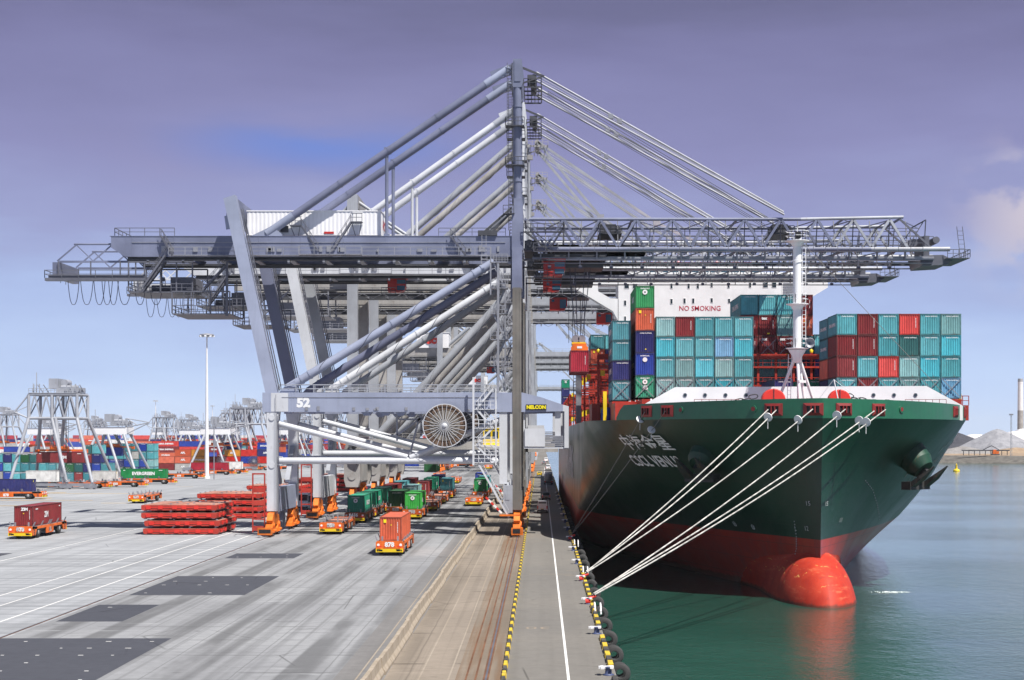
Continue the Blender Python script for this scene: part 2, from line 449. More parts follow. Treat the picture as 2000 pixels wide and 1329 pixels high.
# striped kerbs
def stripe_mat():
    t = NT('yellow_black_kerb_paint'); co = t.coord(); sp = t.n('ShaderNodeSeparateXYZ'); t.l(co, sp.inputs[0])
    f = t.math('GREATER_THAN', t.math('FRACT', t.math('DIVIDE', sp.outputs[1], 4.2)), .52)
    nz = t.noise(co, 2.5, 5, .7)
    y = t.mix(t.smooth(nz, .45, .7), (.66, .47, .03), (.30, .22, .05)); k = t.mix(t.smooth(nz, .4, .7), (.035, .035, .035), (.11, .10, .085))
    t.l(t.mix(f, y, k), t.b.inputs['Base Color']); t.b.inputs['Roughness'].default_value = .7
    return t.m
M['stripe'] = stripe_mat()
b = MB()
y = 40
while y < 520: b.prism([(-2.28, .0), (-1.98, 0), (-2.03, .24), (-2.23, .24)], 'y', y, y+1.75); y += 2.1
struct(b.obj('striped_kerb', M['stripe']))
b = MB(); y = 40
BOLL_Y = [94, 113.5, 133.6, 154.7, 175, 195, 215, 236.5, 257.5, 277.5, 298, 319, 340, 361, 382]
while y < 520:
    if not any(abs(y+.9-q) < 1.6 for q in BOLL_Y): b.prism([(4.02, 0), (4.39, 0), (4.37, .27), (4.07, .27)], 'y', y, y+1.75)
    y += 2.1
struct(b.obj('quay_edge_kerb', M['stripe']))

# water
def water_mat():
    t = NT('harbour_water'); co = t.coord()
    n1 = t.noise(co, .02, 4); c = t.mix(t.smooth(n1, .3, .7), (.012, .062, .046), (.026, .092, .072))
    t.l(c, t.b.inputs['Base Color']); t.b.inputs['Roughness'].default_value = .10; t.b.inputs['IOR'].default_value = 1.45
    a = t.noise(co, 1, 3, .6, sc=(.55, .42, 1)); d = t.noise(co, 1, 2, .5, sc=(.11, .08, 1), w=4); e = t.noise(co, 2.2, 3, .6)
    h = t.math('ADD', t.math('MULTIPLY', a, .8), t.math('ADD', t.math('MULTIPLY', d, .9), t.math('MULTIPLY', e, .42)))
    patch = t.smooth(t.noise(co, 1, 3, .5, sc=(.012, .03, 1), w=2), .35, .65, .35, 1.0)
    bn = t.n('ShaderNodeBump'); t.l(h, bn.inputs['Height']); t.l(patch, bn.inputs['Strength']); bn.inputs['Distance'].default_value = .14
    t.l(bn.outputs[0], t.b.inputs['Normal'])
    return t.m
b = MB(); b.sheet(EDGE-.01, 5000, -50, 9000, -5.0); struct(b.obj('harbour_water', water_mat()))
# ------------------------------------------------------------------ ship-to-shore crane, near type (leaning landside legs)
def reel(parent, x, y, z, r, mats, n=26):
    k = empty('cable_reel', (x, y, z)); par(k, parent)
    b = MB()
    b.lathe([(r*.42, .12), (r*.98, .12), (r, .1), (r, -.1), (r*.98, -.12), (r*.42, -.12)], axis='y', n=40, mat=0, smooth=False)
    b.lathe([(r*.985, .13), (r, .3), (r*.985, .3)], axis='y', n=40); b.lathe([(r*.74, .15), (r*.76, .22), (r*.74, -.16)], axis='y', n=40, mat=1)
    b.lathe([(r*.2, -.14), (r*.72, -.14), (r*.72, .14)], axis='y', n=40, mat=1, smooth=False)
    b.obj('cable_drum', mats[:2], k)
    b = MB()
    for i in range(n):
        t = 2*math.pi*i/n; c, s = math.cos(t), math.sin(t)
        b.beam((c*.3, -.5, s*.3), (c*r*1.02, -.34, s*r*1.02), .06)
    b.lathe([(0, -.62), (.3, -.62), (.36, -.5), (.36, -.15)], axis='y', n=16); b.lathe([(r*.99, -.34), (r*1.03, -.34), (r*1.03, -.28)], axis='y', n=40, smooth=False)
    b.obj('spokes', mats[2], k)
    return k
def bogie(parent, x, y, mats):
    "pair of wheel trucks under one leg, running along the rail"
    g = empty('bogie', (x, y, 0)); par(g, parent)
    b = MB()
    b.prism([(-3.2, 2.2), (-2.2, 3.1), (-.75, 3.3), (.75, 3.3), (2.2, 3.1), (3.2, 2.2), (2.6, 1.5), (-2.6, 1.5)], 'x', -.42, .42)
    for q in (-2.3, 2.3):
        b.prism([(q-1.6, .45), (q-1.5, 1.0), (q-.4, 1.9), (q+.4, 1.9), (q+1.5, 1.0), (q+1.6, .45)], 'x', -.5, .5)
        b.tube((-.62, q, 1.5), (.62, q, 1.5), .3, 10)
        b.tube((.55, q-1.1, .75), (.55, q+.3, .75), .26, 10); b.tube((.55, q+.35, .75), (.55, q+1.0, .75), .2, 10)
    b.prism([(-.5, 2.9), (-.5, 4.0), (.5, 4.0), (.5, 2.9)], 'x', -.6, .6)
    b.obj('truck_frame', mats[0], g)
    for q in (-3.3, -1.4, 1.4, 3.3):
        w = MB(); w.tube((-.16, q, .42), (.16, q, .42), .42, 14); w.tube((-.24, q, .42), (.24, q, .42), .16, 8); w.obj('wheel', M['dark_steel'], g)
    return g
def railpart(parent, segs, mat, h=1.1, step=2.4, name='railing'):
    b = MB()
    for p, q in segs: b.rail(p, q, h, step)
    return b.obj(name, mat, parent)

def crane_near(name, P, P2, label, deco, U=None):
    """P main paint, P2 darker copy that paints shade into rear and cross members; local y = 0 is the boom centreline"""
    c = empty(name, (0, 0, 0), 0, label, 'crane', 'ship-to-shore cranes along the quay')
    FY, GY = 9.5, 5.0
    xl, xw = -37.4, -3.3
    U = U or P
    red = M['bogie_orange']
    for sy in (-1, 1):
        y = sy*FY
        # landside lower leg with pinned joint plates
        b = MB(); b.box(xl-.7, xl+.7, y-.7, y+.7, 3.4, 17.2)
        b.prism([(xl-1.05, 17.2), (xl-.95, 16.3), (xl-.7, 15.6), (xl+.7, 15.6), (xl+.95, 16.3), (xl+1.05, 17.2)], 'y', y-.62, y+.62)
        b.tube((xl, y-.8, 10.0-.2), (xl, y+.8, 9.8), .45, 12); b.tube((xl, y-.82, 16.4), (xl, y+.82, 16.4), .4, 12)
        b.obj('leg', M['crane_white'], c)
        bogie(c, xl, y-.4*sy, [red]); bogie(c, xw, y-.4*sy, [red])
        # waterside leg
        b = MB(); b.box(xw-.6, xw+.6, y-.8, y+.8, 4.0, 34.5); b.box(xw-.62, xw-.35, y-.84, y-.8, 5, 34); b.box(xw+.35, xw+.62, y-.84, y-.8, 5, 34); b.box(xw-.12, xw+.12, y-.84, y-.8, 5, 34)
        b.box(xw-.75, xw+.75, y-.95, y+.95, 3.6, 6.2)
        b.obj('leg', [M['leg_dark']], c)
        b = MB(); b.box(-5.75, -4.65, y-.6, y+.6, 7.2, 20.0); b.beam((-4.6, y, 7.4), (xw-.4, y, 4.4), .45)
        b.obj('side_leg', M['crane_white'], c)
        # portal beam and its tapered bracket over the road
        b = MB(); b.box(-38.7, -2.5, y-.75, y+.75, 17.2, 19.9)
        for q in (-37.6, -35.0, -34.6, -34.2): b.box(q-.06, q+.06, y-.78, y+.78, 17.15, 19.95)
        for q in (-24.2, -21.6, -19.5): b.prism([(q-.8, 17.2), (q-.4, 16.7), (q+.4, 16.7), (q+.8, 17.2)], 'y', y-.5, y+.5)
        b.obj('portal_beam', P, c)
        b = MB(); b.box(-37.5, -35.1, y-.77, y-.75, 17.25, 19.85); b.obj('repaired_panel', M['crane_white'], c)
        b = MB(); b.prism([(-2.5, 19.9), (.2, 19.2), (3.1, 18.2), (3.1, 17.3), (-2.5, 17.2)], 'y', y-.7, y+.7); b.obj('bracket', P, c)
        b = MB(); b.prism([(3.1, 18.2), (3.9, 18.0), (3.9, 12.2), (3.3, 12.2), (3.3, 17.3), (3.1, 17.3)], 'y', y-.6, y+.6); b.obj('bracket_post', M['crane_white'], c)
        # tie tube and V braces
        b = MB(); b.tube((xl+.9, y, 10.4), (-5.8, y, 10.4), .47, 14); b.box(xl+.6, xl+1.4, y-.3, y+.3, 9.8, 11.0); b.obj('tie_tube', M['crane_white'], c)
        b = MB(); b.tube((xl+.8, y, 15.6), (-18.6, y, 10.9), .40, 12); b.tube((-18.2, y, 10.8), (-5.4, y, 16.2), .42, 12); b.obj('brace', M['crane_white'], c)
        # fat diagonal from portal beam up to the girder
        b = MB(); b.tube((-35.2, y, 20.6), (-6.6, y*.72, 38.4), .60, 18); b.prism([(-36.4, 19.9), (-33.8, 19.9), (-34.2, 21.6), (-35.4, 21.0)], 'y', y-.5, y+.5)
        a, d = Vector((-35.2, y, 20.6)), Vector((-6.6, y*.72, 38.4)); fr = b.frame(a, d)
        for q in (.06, .1, .5, .9, .94): p = a.lerp(d, q); b.tube(p, p+(d-a).normalized()*.25, .68, 18)
        b.path([a.lerp(d, .15+.6*i/60)+fr[2]*.64*math.cos(i*.28)+fr[3]*.64*math.sin(i*.28) for i in range(61)], .045, 4, 1)
        b.obj('diagonal_strut', [P if sy < 0 else P2, M['wire']], c)  # rear strut takes the darker copy, its shade painted in
        # leaning landside upper leg
        b = MB(); b.add([(-44.1, y-.85, 46.9), (-42.5, y-.85, 47.4), (-42.5, y+.85, 47.4), (-44.1, y+.85, 46.9), (-38.3, y-.7, 19.9), (-36.6, y-.7, 19.9), (-36.6, y+.7, 19.9), (-38.3, y+.7, 19.9)],
            [(0,1,2,3),(7,6,5,4),(0,4,5,1),(1,5,6,2),(2,6,7,3),(3,7,4,0)])
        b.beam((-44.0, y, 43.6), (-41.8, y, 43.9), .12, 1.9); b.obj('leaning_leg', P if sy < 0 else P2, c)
        b = MB(); b.ladder((-36.35, y-.5, 20.2), (-41.7, y-.5, 45.5), .6, dirn=(0,1,0)); b.rail((-36.1, y-.75, 20.2), (-41.4, y-.75, 45.0), .6, 3); b.obj('ladder', M['rail_steel'], c)
        # knee braces over the sill
        b = MB(); b.beam((xl, sy*8.7, 12.2), (xl, sy*3.6, 7.2), .7, .6); b.obj('knee_brace', M['crane_light'] if sy > 0 else M['galv'], c)
        # girder
        g = sy*GY
        b = MB(); b.prism([(-61.0, 42.2), (-3.9, 42.2), (-3.9, 39.3), (-59.0, 39.3), (-61.0, 40.6)], 'y', g-.55, g+.55)
        b.box(-61.2, -3.9, g-.62, g+.62, 42.2, 42.27)
        for q in range(-58, -5, 6): b.box(q-.05, q+.05, g-.58, g+.58, 39.3, 42.2)
        b.obj('girder', U, c)
        b = MB(); b.box(-58.8, -4, g+.62*-sy-.5, g+.62*-sy+.5, 39.0, 39.28); b.box(-58.8, 2, g-.25, g+.25, 38.8, 39.0); b.obj('trolley_rail_beam', M['dark_steel'], c)
        # backstay, post, mast, forestays
        b = MB(); b.tube((-39.0, g, 42.6), (-4.4, g, 66.2), .56, 16)
        p0, p1 = Vector((-39.0, g, 42.6)), Vector((-4.4, g, 66.2))
        for q in (.3, .5, .7): p = p0.lerp(p1, q); b.tube(p, p+(p1-p0).normalized()*.2, .62, 16)
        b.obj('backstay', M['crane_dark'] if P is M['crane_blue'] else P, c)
        b = MB(); b.tube(p0.lerp(p1, .90), p1, .60, 16); b.obj('backstay_socket', M['crane_light'] if P is not M['crane_blue'] else P, c)
        b = MB(); b.tube(p0.lerp(p1, .0), p0.lerp(p1, .11), .60, 16); b.prism([(-41.2, 42.25), (-36.8, 42.25), (-36.8, 42.6), (-38.2, 43.7), (-39.6, 43.0)], 'y', g-.42, g+.42); b.obj('backstay_socket', M['crane_light'] if P is not M['crane_blue'] else P, c)
        b = MB(); b.tube((-21.9, g, 42.2), (-21.9, g, 54.2), .24, 10); b.box(-22.3, -21.5, g-.4, g+.4, 42.2, 42.6); b.prism([(-22.3, 54.9), (-22.1, 53.6), (-21.7, 53.6), (-21.3, 54.9)], 'y', g-.3, g+.3); b.obj('stay_post', U, c)
        b = MB(); b.tube((xw, g, 46.5), (xw, g, 63.6), .58, 16); b.lathe([(.68, 50), (.68, 50.3)], (xw, g, 0)); b.lathe([(.68, 60.6), (.68, 60.9)], (xw, g, 0))
        b.prism([(xw-.6, 63.4), (xw-.95, 64.6), (xw-.6, 67.4), (xw+.6, 67.4), (xw+.95, 64.6), (xw+.6, 63.4)], 'y', g-.6, g+.6); b.box(xw-.45, xw+.45, g-.7, g+.7, 64.2, 67.2)
        b.prism([(-7.2, 65.6), (-6.6, 64.3), (-3.6, 65.6), (-3.6, 67.0)], 'y', g-.35, g+.35)
        b.obj('mast', U, c)
        b = MB(); b.prism([(xw-.75, 46.6), (xw+.75, 46.6), (xw+.68, 47.6), (xw-.62, 47.6)], 'y', g-.7, g+.7); b.box(xw-.8, xw+.78, g-.85, g+.75, 40.2, 46.6); b.box(xw-1.2, xw+.9, y*.8-1, y*.8+1, 34.5, 40.0) if sy > 0 else b.box(xw-.7, xw+.7, y-.2, g+.6, 34.4, 40.2); b.obj('mast_foot', U, c)
        b = MB()
        for q, r0 in ((.45, .16), (0, .05), (-.45, .05), (-.9, .15)): b.tube((-.6, g+q*.5, 65.2+q), (34.6, g+q*.5, 45.6+q*.35), r0, 6)
        a, d = Vector((-.6, g, 65.2)), Vector((34.6, g, 45.6))
        for q in (.30, .335): b.box(*(v for k in range(3) for v in (a.lerp(d, q)[k]-.35, a.lerp(d, q)[k]+.35)))
        b.obj('forestay', M['galv'], c)
        b = MB()
        for k in range(3): b.tube((1.0, g*.6, 64.4-k*.5), (33, g*.6, 45.0-k*.25), .05, 5)
        b.obj('hoist_rope', M['wire'], c)
        # boom truss
        b = MB(); x0, x1, zt, zb = -1.6, 51.6, 44.7, 40.45
        b.tube((x0, g, zt), (37, g, zt), .24, 10); b.tube((37, g, zt), (x1, g, zt+.3), .24, 10, mat=1)
        b.tube((x0-.6, g, zb), (47, g, zb), .34, 10); b.tube((47, g, zb), (58.2, g, zb), .34, 10, mat=1)
        n = 10
        for k in range(n):
            xa = .7 + k*5.15; xm = xa+2.6
            b.beam((xa, g, zb+.2), (xm-.1, g, zt-.15), .38, .34, 1 if k > 7 else 0); b.beam((xm+.1, g, zt-.15), (xa+5.15, g, zb+.2), .38, .34, 1 if k > 7 else 0)
        b.beam((x0, g, zt), (.7, g, zb+.2), .3); 
        b.obj('boom_truss', [U, M['crane_light']], c)
        b = MB(); b.box(-1.2, 56.2, g-sy*1.2-.28, g-sy*1.2+.28, 39.0, 39.5); b.box(-1, 56, g-sy*1.2-.35, g-sy*1.2+.35, 38.5, 38.6)
        for q in range(0, 56, 4): b.box(q-.1, q+.1, g-.3-sy*.6, g+.3-sy*.6, 39.0, 40.4)
        b.obj('boom_rail_beam', M['galv'] if sy < 0 else M['dark_steel'], c)
    # lateral lattice, sway frames and service lines inside the boom
    b = MB()
    for k in range(20):
        xa, xb = .7+k*2.58, .7+(k+1)*2.58; s = 1 if k % 2 else -1
        b.beam((xa, -5*s, 44.6), (xb, 5*s, 44.6), .12); b.beam((xa, -5*s, 40.4), (xb, 5*s, 40.4), .14)
    b.obj('lateral_bracing', M['galv'], c)
    b = MB()
    for k in range(11):
        x = .7+k*5.15
        for sy in (-1, 1): b.beam((x, sy*5, 40.6), (x, sy*3.6, 44.6), .12); b.beam((x, sy*5, 40.6), (x+2.6, sy*3.2, 44.5), .1); b.beam((x+2.6, sy*5, 44.6), (x+2.6, sy*3.4, 38.6), .13)
        b.beam((x+2.6, -5, 44.6), (x+2.6, 5, 44.6), .14)
    b.obj('sway_frame', M['rail_steel'], c)
    b = MB()
    for yy, zz, r0 in ((-4.2, 43.6, .05), (-3.8, 43.2, .05), (3.8, 43.4, .05), (-4.8, 38.9, .06), (4.6, 38.7, .06), (-2, 41.4, .05), (2, 41.2, .05)): b.tube((-1, yy, zz), (54, yy, zz-.1), r0, 5)
    for k in range(12): b.box(1+k*4.4, 1.5+k*4.4, -5.1, -4.6, 37.7, 38.1); b.beam((1.2+k*4.4, -4.85, 38.0), (1.2+k*4.4, -4.85, 39.2), .1)
    b.obj('boom_cable', M['wire'], c)
    b = MB(); b.box(-1, 54, -6.7, -6.0, 39.9, 39.98); b.rail((-1, -6.7, 39.98), (54, -6.7, 39.98), 1.15, 1.7, .035); b.obj('boom_walkway', M['rail_steel'], c)
    b = MB(); g = random.Random(17)
    for k in range(22):
        x = g.uniform(-57, -6); b.box(x, x+g.uniform(.25, .8), -5.72, -5.58, 40.0, 40.0+g.uniform(.3, .9))
    for k in range(10): x = g.uniform(-33, -8); b.box(x, x+.4, -10.32, -10.26, 17.4, 17.4+g.uniform(.2, .6))
    b.box(-58, -5, -5.66, -5.6, 41.3, 41.38); b.box(-36, -6, -10.31, -10.26, 19.2, 19.27); b.obj('conduit', M['galv'], c)
    b = MB()
    for x in range(-56, -6, 5): b.box(x-.4, x+.4, -4.4, 4.4, 39.1, 39.3); b.box(x, x+.35, -5.3, -4.9, 38.4, 38.9)
    b.box(-58, -5, -4.3, -4.0, 38.95, 39.1); b.obj('underside_frame', M['galv'], c)
    # sills, cross members
    b = MB(); b.prism([(-8.6, 3.2), (8.6, 3.2), (8.9, 6.6), (-8.9, 6.6)], 'x', xl-.55, xl+.55); b.box(xl+.56, xl+.6, -8, -7.2, 3.4, 6.4); b.obj('sill_beam', P, c)
    b = MB(); b.box(xw-.5, xw+.5, -8.6, 8.6, 4.0, 6.2); b.obj('sill_beam', P, c)
    b = MB(); b.box(xl-.3, xl+.45, -2.2, -1.0, .6, 4.0); b.beam((xl, -1.6, 3.4), (xl, -3.6, .8), .8, .6); b.obj('rail_clamp', M['galv'], c)
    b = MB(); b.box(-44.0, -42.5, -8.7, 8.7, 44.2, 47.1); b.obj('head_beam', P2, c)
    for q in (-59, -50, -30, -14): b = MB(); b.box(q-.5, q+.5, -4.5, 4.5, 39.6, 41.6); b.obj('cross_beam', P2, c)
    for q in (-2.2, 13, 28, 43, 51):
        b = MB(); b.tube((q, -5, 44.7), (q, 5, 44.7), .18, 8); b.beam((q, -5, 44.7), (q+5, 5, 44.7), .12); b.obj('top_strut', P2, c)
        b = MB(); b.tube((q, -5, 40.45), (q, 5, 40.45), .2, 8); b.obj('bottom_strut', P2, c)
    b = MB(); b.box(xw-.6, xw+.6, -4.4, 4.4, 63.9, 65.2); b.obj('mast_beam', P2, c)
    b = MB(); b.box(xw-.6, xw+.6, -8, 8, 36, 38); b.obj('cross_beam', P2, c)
    # machinery house
    h = empty('machinery_house', (0, 0, 0)); par(h, c)
    b = MB(); x0, x1, y0, y1, z0, z1 = -42.0, -22.9, -3.6, 4.2, 42.7, 46.0; n = 66
    for face, yy in ((-1, y0), (1, y1)):
        pts = [(x0+(x1-x0)*i/n, yy+face*(.05 if i % 2 else 0)) for i in range(n+1)]
        b.add([(x, y, z) for x, y in pts for z in (z0, z1)], [(2*i, 2*i+2, 2*i+3, 2*i+1) if face < 0 else (2*i+1, 2*i+3, 2*i+2, 2*i) for i in range(n)])
    m = 26
    pts = [(x1+(.05 if i % 2 else 0), y0+(y1-y0)*i/m) for i in range(m+1)]
    b.add([(x, y, z) for x, y in pts for z in (z0, z1)], [(2*i, 2*i+2, 2*i+3, 2*i+1) for i in range(m)])
    b.quad((x0, y0, z0), (x0, y0, z1), (x0, y1, z1), (x0, y1, z0)); b.box(x0-.1, x1+.12, y0-.12, y1+.12, z1, z1+.14); b.box(x0-.05, x1+.05, y0-.05, y1+.05, z0-.12, z0)
    b.obj('wall', M['white'], h)
    for q, z in ((-34.9, 44.0), (-26.2, 44.5)):
        b = MB(); b.box(q-.65, q+.65, y0-.14, y0-.06, z-.1, z+1.3); b.box(q-.72, q+.72, y0-.16, y0-.07, z+1.3, z+1.4, 0); b.obj('door', M['white_clean'], h)
        b = MB(); b.box(q-.8, q+.8, y0-1.7, y0-.15, z-.22, z-.12)
        b.rail((q-.8, y0-1.65, z-.1), (q+.8, y0-1.65, z-.1), 1.1, .8); s = 1 if q < -30 else -1
        b.stair((q+s*.8, y0-1.2, z-.2), (q+s*3.4, y0-2.2, 40.0), .8); b.beam((q-.7, y0-1.6, z-.2), (q-.2, y0-.2, 42.2), .08); b.beam((q+.7, y0-1.6, z-.2), (q+.2, y0-.2, 42.2), .08)
        b.obj('stair', M['rail_steel'], h)
    b = MB(); b.box(-37.2, -36.1, y0-.5, y0-.06, 43.0, 43.9); b.obj('vent_hood', M['dark_steel'], h)
    b = MB(); b.box(-31.0, -29.6, y0-.12, y0-.06, 42.8, 43.1); b.obj('name_plate', M['cab_red'], h)
    b = MB(); b.text('HLT', 1.8, (x1+.1, .5, 44.3), (0, 1, 0), (0, 0, 1), bold=.04); b.obj('lettering', M['sign_red'], h)
    # walkways with railings on the girder front and rear
    b = MB()
    for sy in (-1, 1): b.box(-52.5, -7, sy*6.3-.62, sy*6.3+.62, 39.32, 39.42)
    b.box(-34.0, -25.2, -8.1, -6.9, 39.32, 39.42)
    b.obj('walkway', M['galv'], c)
    railpart(c, [((-52.5, -6.9, 39.42), (-34, -6.9, 39.42)), ((-34, -8.1, 39.42), (-25.2, -8.1, 39.42)), ((-25.2, -6.9, 39.42), (-7, -6.9, 39.42)), ((-52.5, 6.9, 39.42), (-7, 6.9, 39.42))], M['galv'])
    railpart(c, [((-60.5, -5.4, 42.3), (-52.0, -5.4, 42.3)), ((-60.5, 5.4, 42.3), (-52.0, 5.4, 42.3)), ((-60.5, -5.4, 42.3), (-60.5, 5.4, 42.3)), ((-14.5, -5.3, 42.3), (-5, -5.3, 42.3))], M['rail_steel'])
    b = MB(); b.stair((-53.8, -5.9, 42.2), (-52.0, -6.6, 39.4), .7); b.stair((-12.8, -5.9, 42.2), (-10.6, -6.6, 39.4), .7); b.stair((-53.0, -6.6, 39.4), (-56.2, -6.6, 34.8), .8); b.obj('stair', M['rail_steel'], c)
    # portal top walkway railing
    railpart(c, [((-36.5, -10.2, 19.9), (-7, -10.2, 19.9)), ((-36.5, 10.2, 19.9), (-7, 10.2, 19.9)), ((-36.5, -8.8, 19.9), (-7, -8.8, 19.9))], M['crane_light'], step=2.4)
    # backreach extension truss with festoon
    b = MB()
    for g in (-4.6, 4.6):
        b.tube((-66.5, g, 41.2), (-60.5, g, 41.2), .14, 8); b.beam((-68.6, g, 38.7), (-56, g, 38.7), .22, .3)
        for x in (-68.9, -63.8): 
            b.beam((x, g, 38.8), (x+2.7, g, 41.1), .18)
        for x in (-66.2, -61.1): b.beam((x, g, 41.1), (x+2.4, g, 38.8), .16)
    b.box(-69.5, -68.5, -4.9, 4.9, 36.4, 38.6); 
    b.obj('backreach_truss', U, c)
    b = MB(); b.box(-70.4, -56, -5.6, -4.6, 35.9, 36.3); b.box(-70, -56, -5.2, -5.0, 36.3, 36.8); 
    for x in (-68.6, -64, -59.8, -57.6): b.beam((x, -5.1, 36.0), (x, -5.1, 38.7), .16)
    b.rail((-70.4, -5.6, 36.3), (-56, -5.6, 36.3), 1.1, 2.4); b.rail((-70.4, 4.6, 36.3), (-70.4, -5.6, 36.3), 1.1, 2.4); b.obj('backreach_walkway', M['rail_steel'], c)
    for x, w in ((-66.7, .8), (-64.8, .9), (-63.0, .8), (-61.9, .75), (-61.0, .7), (-59.4, 1.0), (-57.2, .85), (-54.9, 1.0)):
        b = MB(); pts = [(x+w*math.sin(t), -4.2, 36.0-3.4*(1-abs(math.sin(t))**3)) for t in [(-90+18*i)*math.pi/180 for i in range(11)]]
        b.path(pts, .05, 5); b.box(x-w-.1, x+w+.1, -4.35, -4.05, 35.95, 36.1); b.box(x-w-.2, x-w+.2, -4.5, -3.9, 36.0, 36.5); b.box(x+w-.2, x+w+.2, -4.5, -3.9, 36.0, 36.5); b.obj('festoon_cable', M['wire'], c)
    # service platforms hung under the backreach
    b = MB()
    def cage(x0, x1, y0, y1, z0, z1, n=4):
        b.box(x0, x1, y0, y1, z0-.15, z0); 
        for x in [x0+(x1-x0)*i/n for i in range(n+1)]:
            for y in (y0, y1): b.beam((x, y, z0), (x, y, z1), .18)
        for y in (y0, y1):
            b.rail((x0, y, z0), (x1, y, z0), 1.1, 1.5); b.beam((x0, y, z1), (x1, y, z1), .2)
        b.rail((x0, y0, z0), (x0, y1, z0), 1.1, 2); b.rail((x1, y0, z0), (x1, y1, z0), 1.1, 2)
    cage(-58.6, -49.5, -5.2, 5.2, 34.4, 38.6); b.stair((-56.6, -5, 34.4), (-53.4, -5, 38.6)); b.box(-53, -49.8, -3.6, 2.8, 34.6, 36.6); b.tube((-56, -2, 35), (-52, -2, 35), .6)
    b.obj('service_platform', M['rail_steel'], c)
    b = MB(); cage(-52.4, -44.2, -5.2, 5.2, 31.3, 34.4, 3); b.ladder((-50, -5.3, 31.3), (-50, -5.3, 34.4), 1.4); b.stair((-48, -5.2, 34.6), (-44.8, -5.2, 38.0)); b.beam((-44.6, -5.2, 30.9), (-44.6, -5.2, 38.6), .3)
    b.obj('lower_platform', M['rail_steel'], c)
    # trolley and operator's cab
    b = MB(); b.box(-1.0, 9.5, -4.2, 4.2, 39.4, 39.9); b.box(1, 9, -3.2, 3.2, 38.0, 38.5); b.box(2, 4, -2, 2, 39.9, 40.9); b.box(5.5, 8, -2.5, 2.5, 39.9, 40.7); b.rail((-1, -4.3, 39.9), (9.5, -4.3, 39.9), 1.0, 1.5)
    for q in (0, 3, 6, 9): b.beam((q, -3.2, 38.4), (q, -3.2, 39.5), .2)
    b.obj('trolley', M['dark_steel'], c)
    k = empty('operator_cab', (0, 0, 0)); par(k, c)
    b = MB(); b.box(.4, 1.9, -4.0, -1.4, 36.8, 38.9); b.prism([(1.9, 38.9), (3.5, 38.9), (3.5, 37.6), (3.1, 36.9), (1.9, 36.7)], 'y', -3.9, -1.5); b.box(.2, 3.6, -4.2, -1.2, 38.9, 39.2)
    b.obj('shell', M['cab_red'], k)
    b = MB(); b.box(2.0, 3.35, -3.96, -3.91, 37.0, 37.75); b.box(2.0, 3.45, -3.96, -3.91, 38.05, 38.75); b.box(3.51, 3.55, -3.8, -1.6, 37.7, 38.7); b.obj('window', M['glass_blue'], k)
    b = MB(); b.box(-.6, 4, -4.6, -4.0, 36.3, 36.4); b.rail((-.6, -4.6, 36.4), (1.8, -4.6, 36.4), 1.0, .8); b.obj('cab_walkway', M['dark_steel'], k)
    b = MB()
    for x in (4.2, 5.0, 6.4, 7.2):
        for y in (-1.5, 1.5): b.tube((x, y, 38.2), (x*.35+4.9*.65+.4, y*.6, deco['drop']), .035, 4)
    b.obj('hoist_rope', M['wire'], c)
    # mast platforms, ladders
    b = MB()
    for z, w in ((57.9, 1.7), (52.3, 1.7), (64.6, 0)):
        if w:
            for g in (-GY, GY): b.box(xw-w, xw+1.0, g-1.3, g+.9, z-.12, z); b.rail((xw-w, g-1.3, z), (xw+1.0, g-1.3, z), 1.1, .9); b.rail((xw-w, g-1.3, z), (xw-w, g+.9, z), 1.1, 1.1)
    [b.box(xw+.9+q*.5, xw+1.0+q*.5, -5.6, 5.6, 63.4, 63.5) for q in range(6)]; [b.box(xw+.9, .1, -5.6+q*2.8, -5.45+q*2.8, 63.3, 63.5) for q in range(5)]; b.rail((xw+.9, -5.6, 63.5), (.1, -5.6, 63.5), 1.1, .8); b.rail((.1, -5.6, 63.5), (.1, 5.6, 63.5), 1.1, 1.5)
    b.box(-1.9, -.6, -4.4, -3.0, 64.0, 65.4); b.tube((-1.0, -5, 64.9), (-1.0, 5, 64.9), .45, 12); b.beam((xw+.6, -5, 66.3), (.5, -5, 65.0), .2, .3); b.beam((xw+.5, -5, 64.0), (.2, -5, 65.0), .2)
    for g in (-GY, GY): b.ladder((xw-1.1, g-.75, 52.3), (xw-1.1, g-.75, 66.8), .7, step=.45); b.ladder((xw-.9, g-.8, 43), (xw-.9, g-.8, 52.3), .7, step=.45)
    b.box(xw-2.0, xw-.4, -6.4, -4.9, 45.3, 45.4); b.rail((xw-2.0, -6.4, 45.4), (xw-.5, -6.4, 45.4), 1.1, .7)
    b.obj('mast_platform', M['dark_steel'], c)
    # stairs and landings beside the waterside leg
    b = MB(); y = -8.4
    for k, (z0, z1) in enumerate(((20.2, 23.8), (23.8, 27.4), (27.4, 31), (31, 34.6), (34.6, 38.2))):
        xa, xb = (-6.6, -5.0) if k % 2 else (-5.0, -6.6)
        b.stair((xa, y+k % 2, z0), (xb, y+k % 2, z1), .7)
        b.box(-7.0, -4.6, y-.6, y+1.6, z1-.1, z1); b.rail((-7.0, y-.6, z1), (-4.6, y-.6, z1), 1.1, .8)
    b.beam((-5.95, -8.9, 20), (-5.95, -8.9, 38), .3); b.beam((-7.0, -8.9, 33.6), (-7.0, -8.9, 40.2), .2)
    b.rail((-8.4, -6.9, 38.2), (-4.2, -6.9, 38.2), 1.1, .8); b.box(-8.4, -4.2, -6.9, -5.6, 38.1, 38.2); b.ladder((-8.0, -6.8, 38.2), (-8.0, -6.8, 42.2), .6)
    b.obj('stair_tower', M['galv'], c)
    b = MB(); y = -10.9
    zs = [20.4, 17.6, 15.0, 12.6, 10.2]
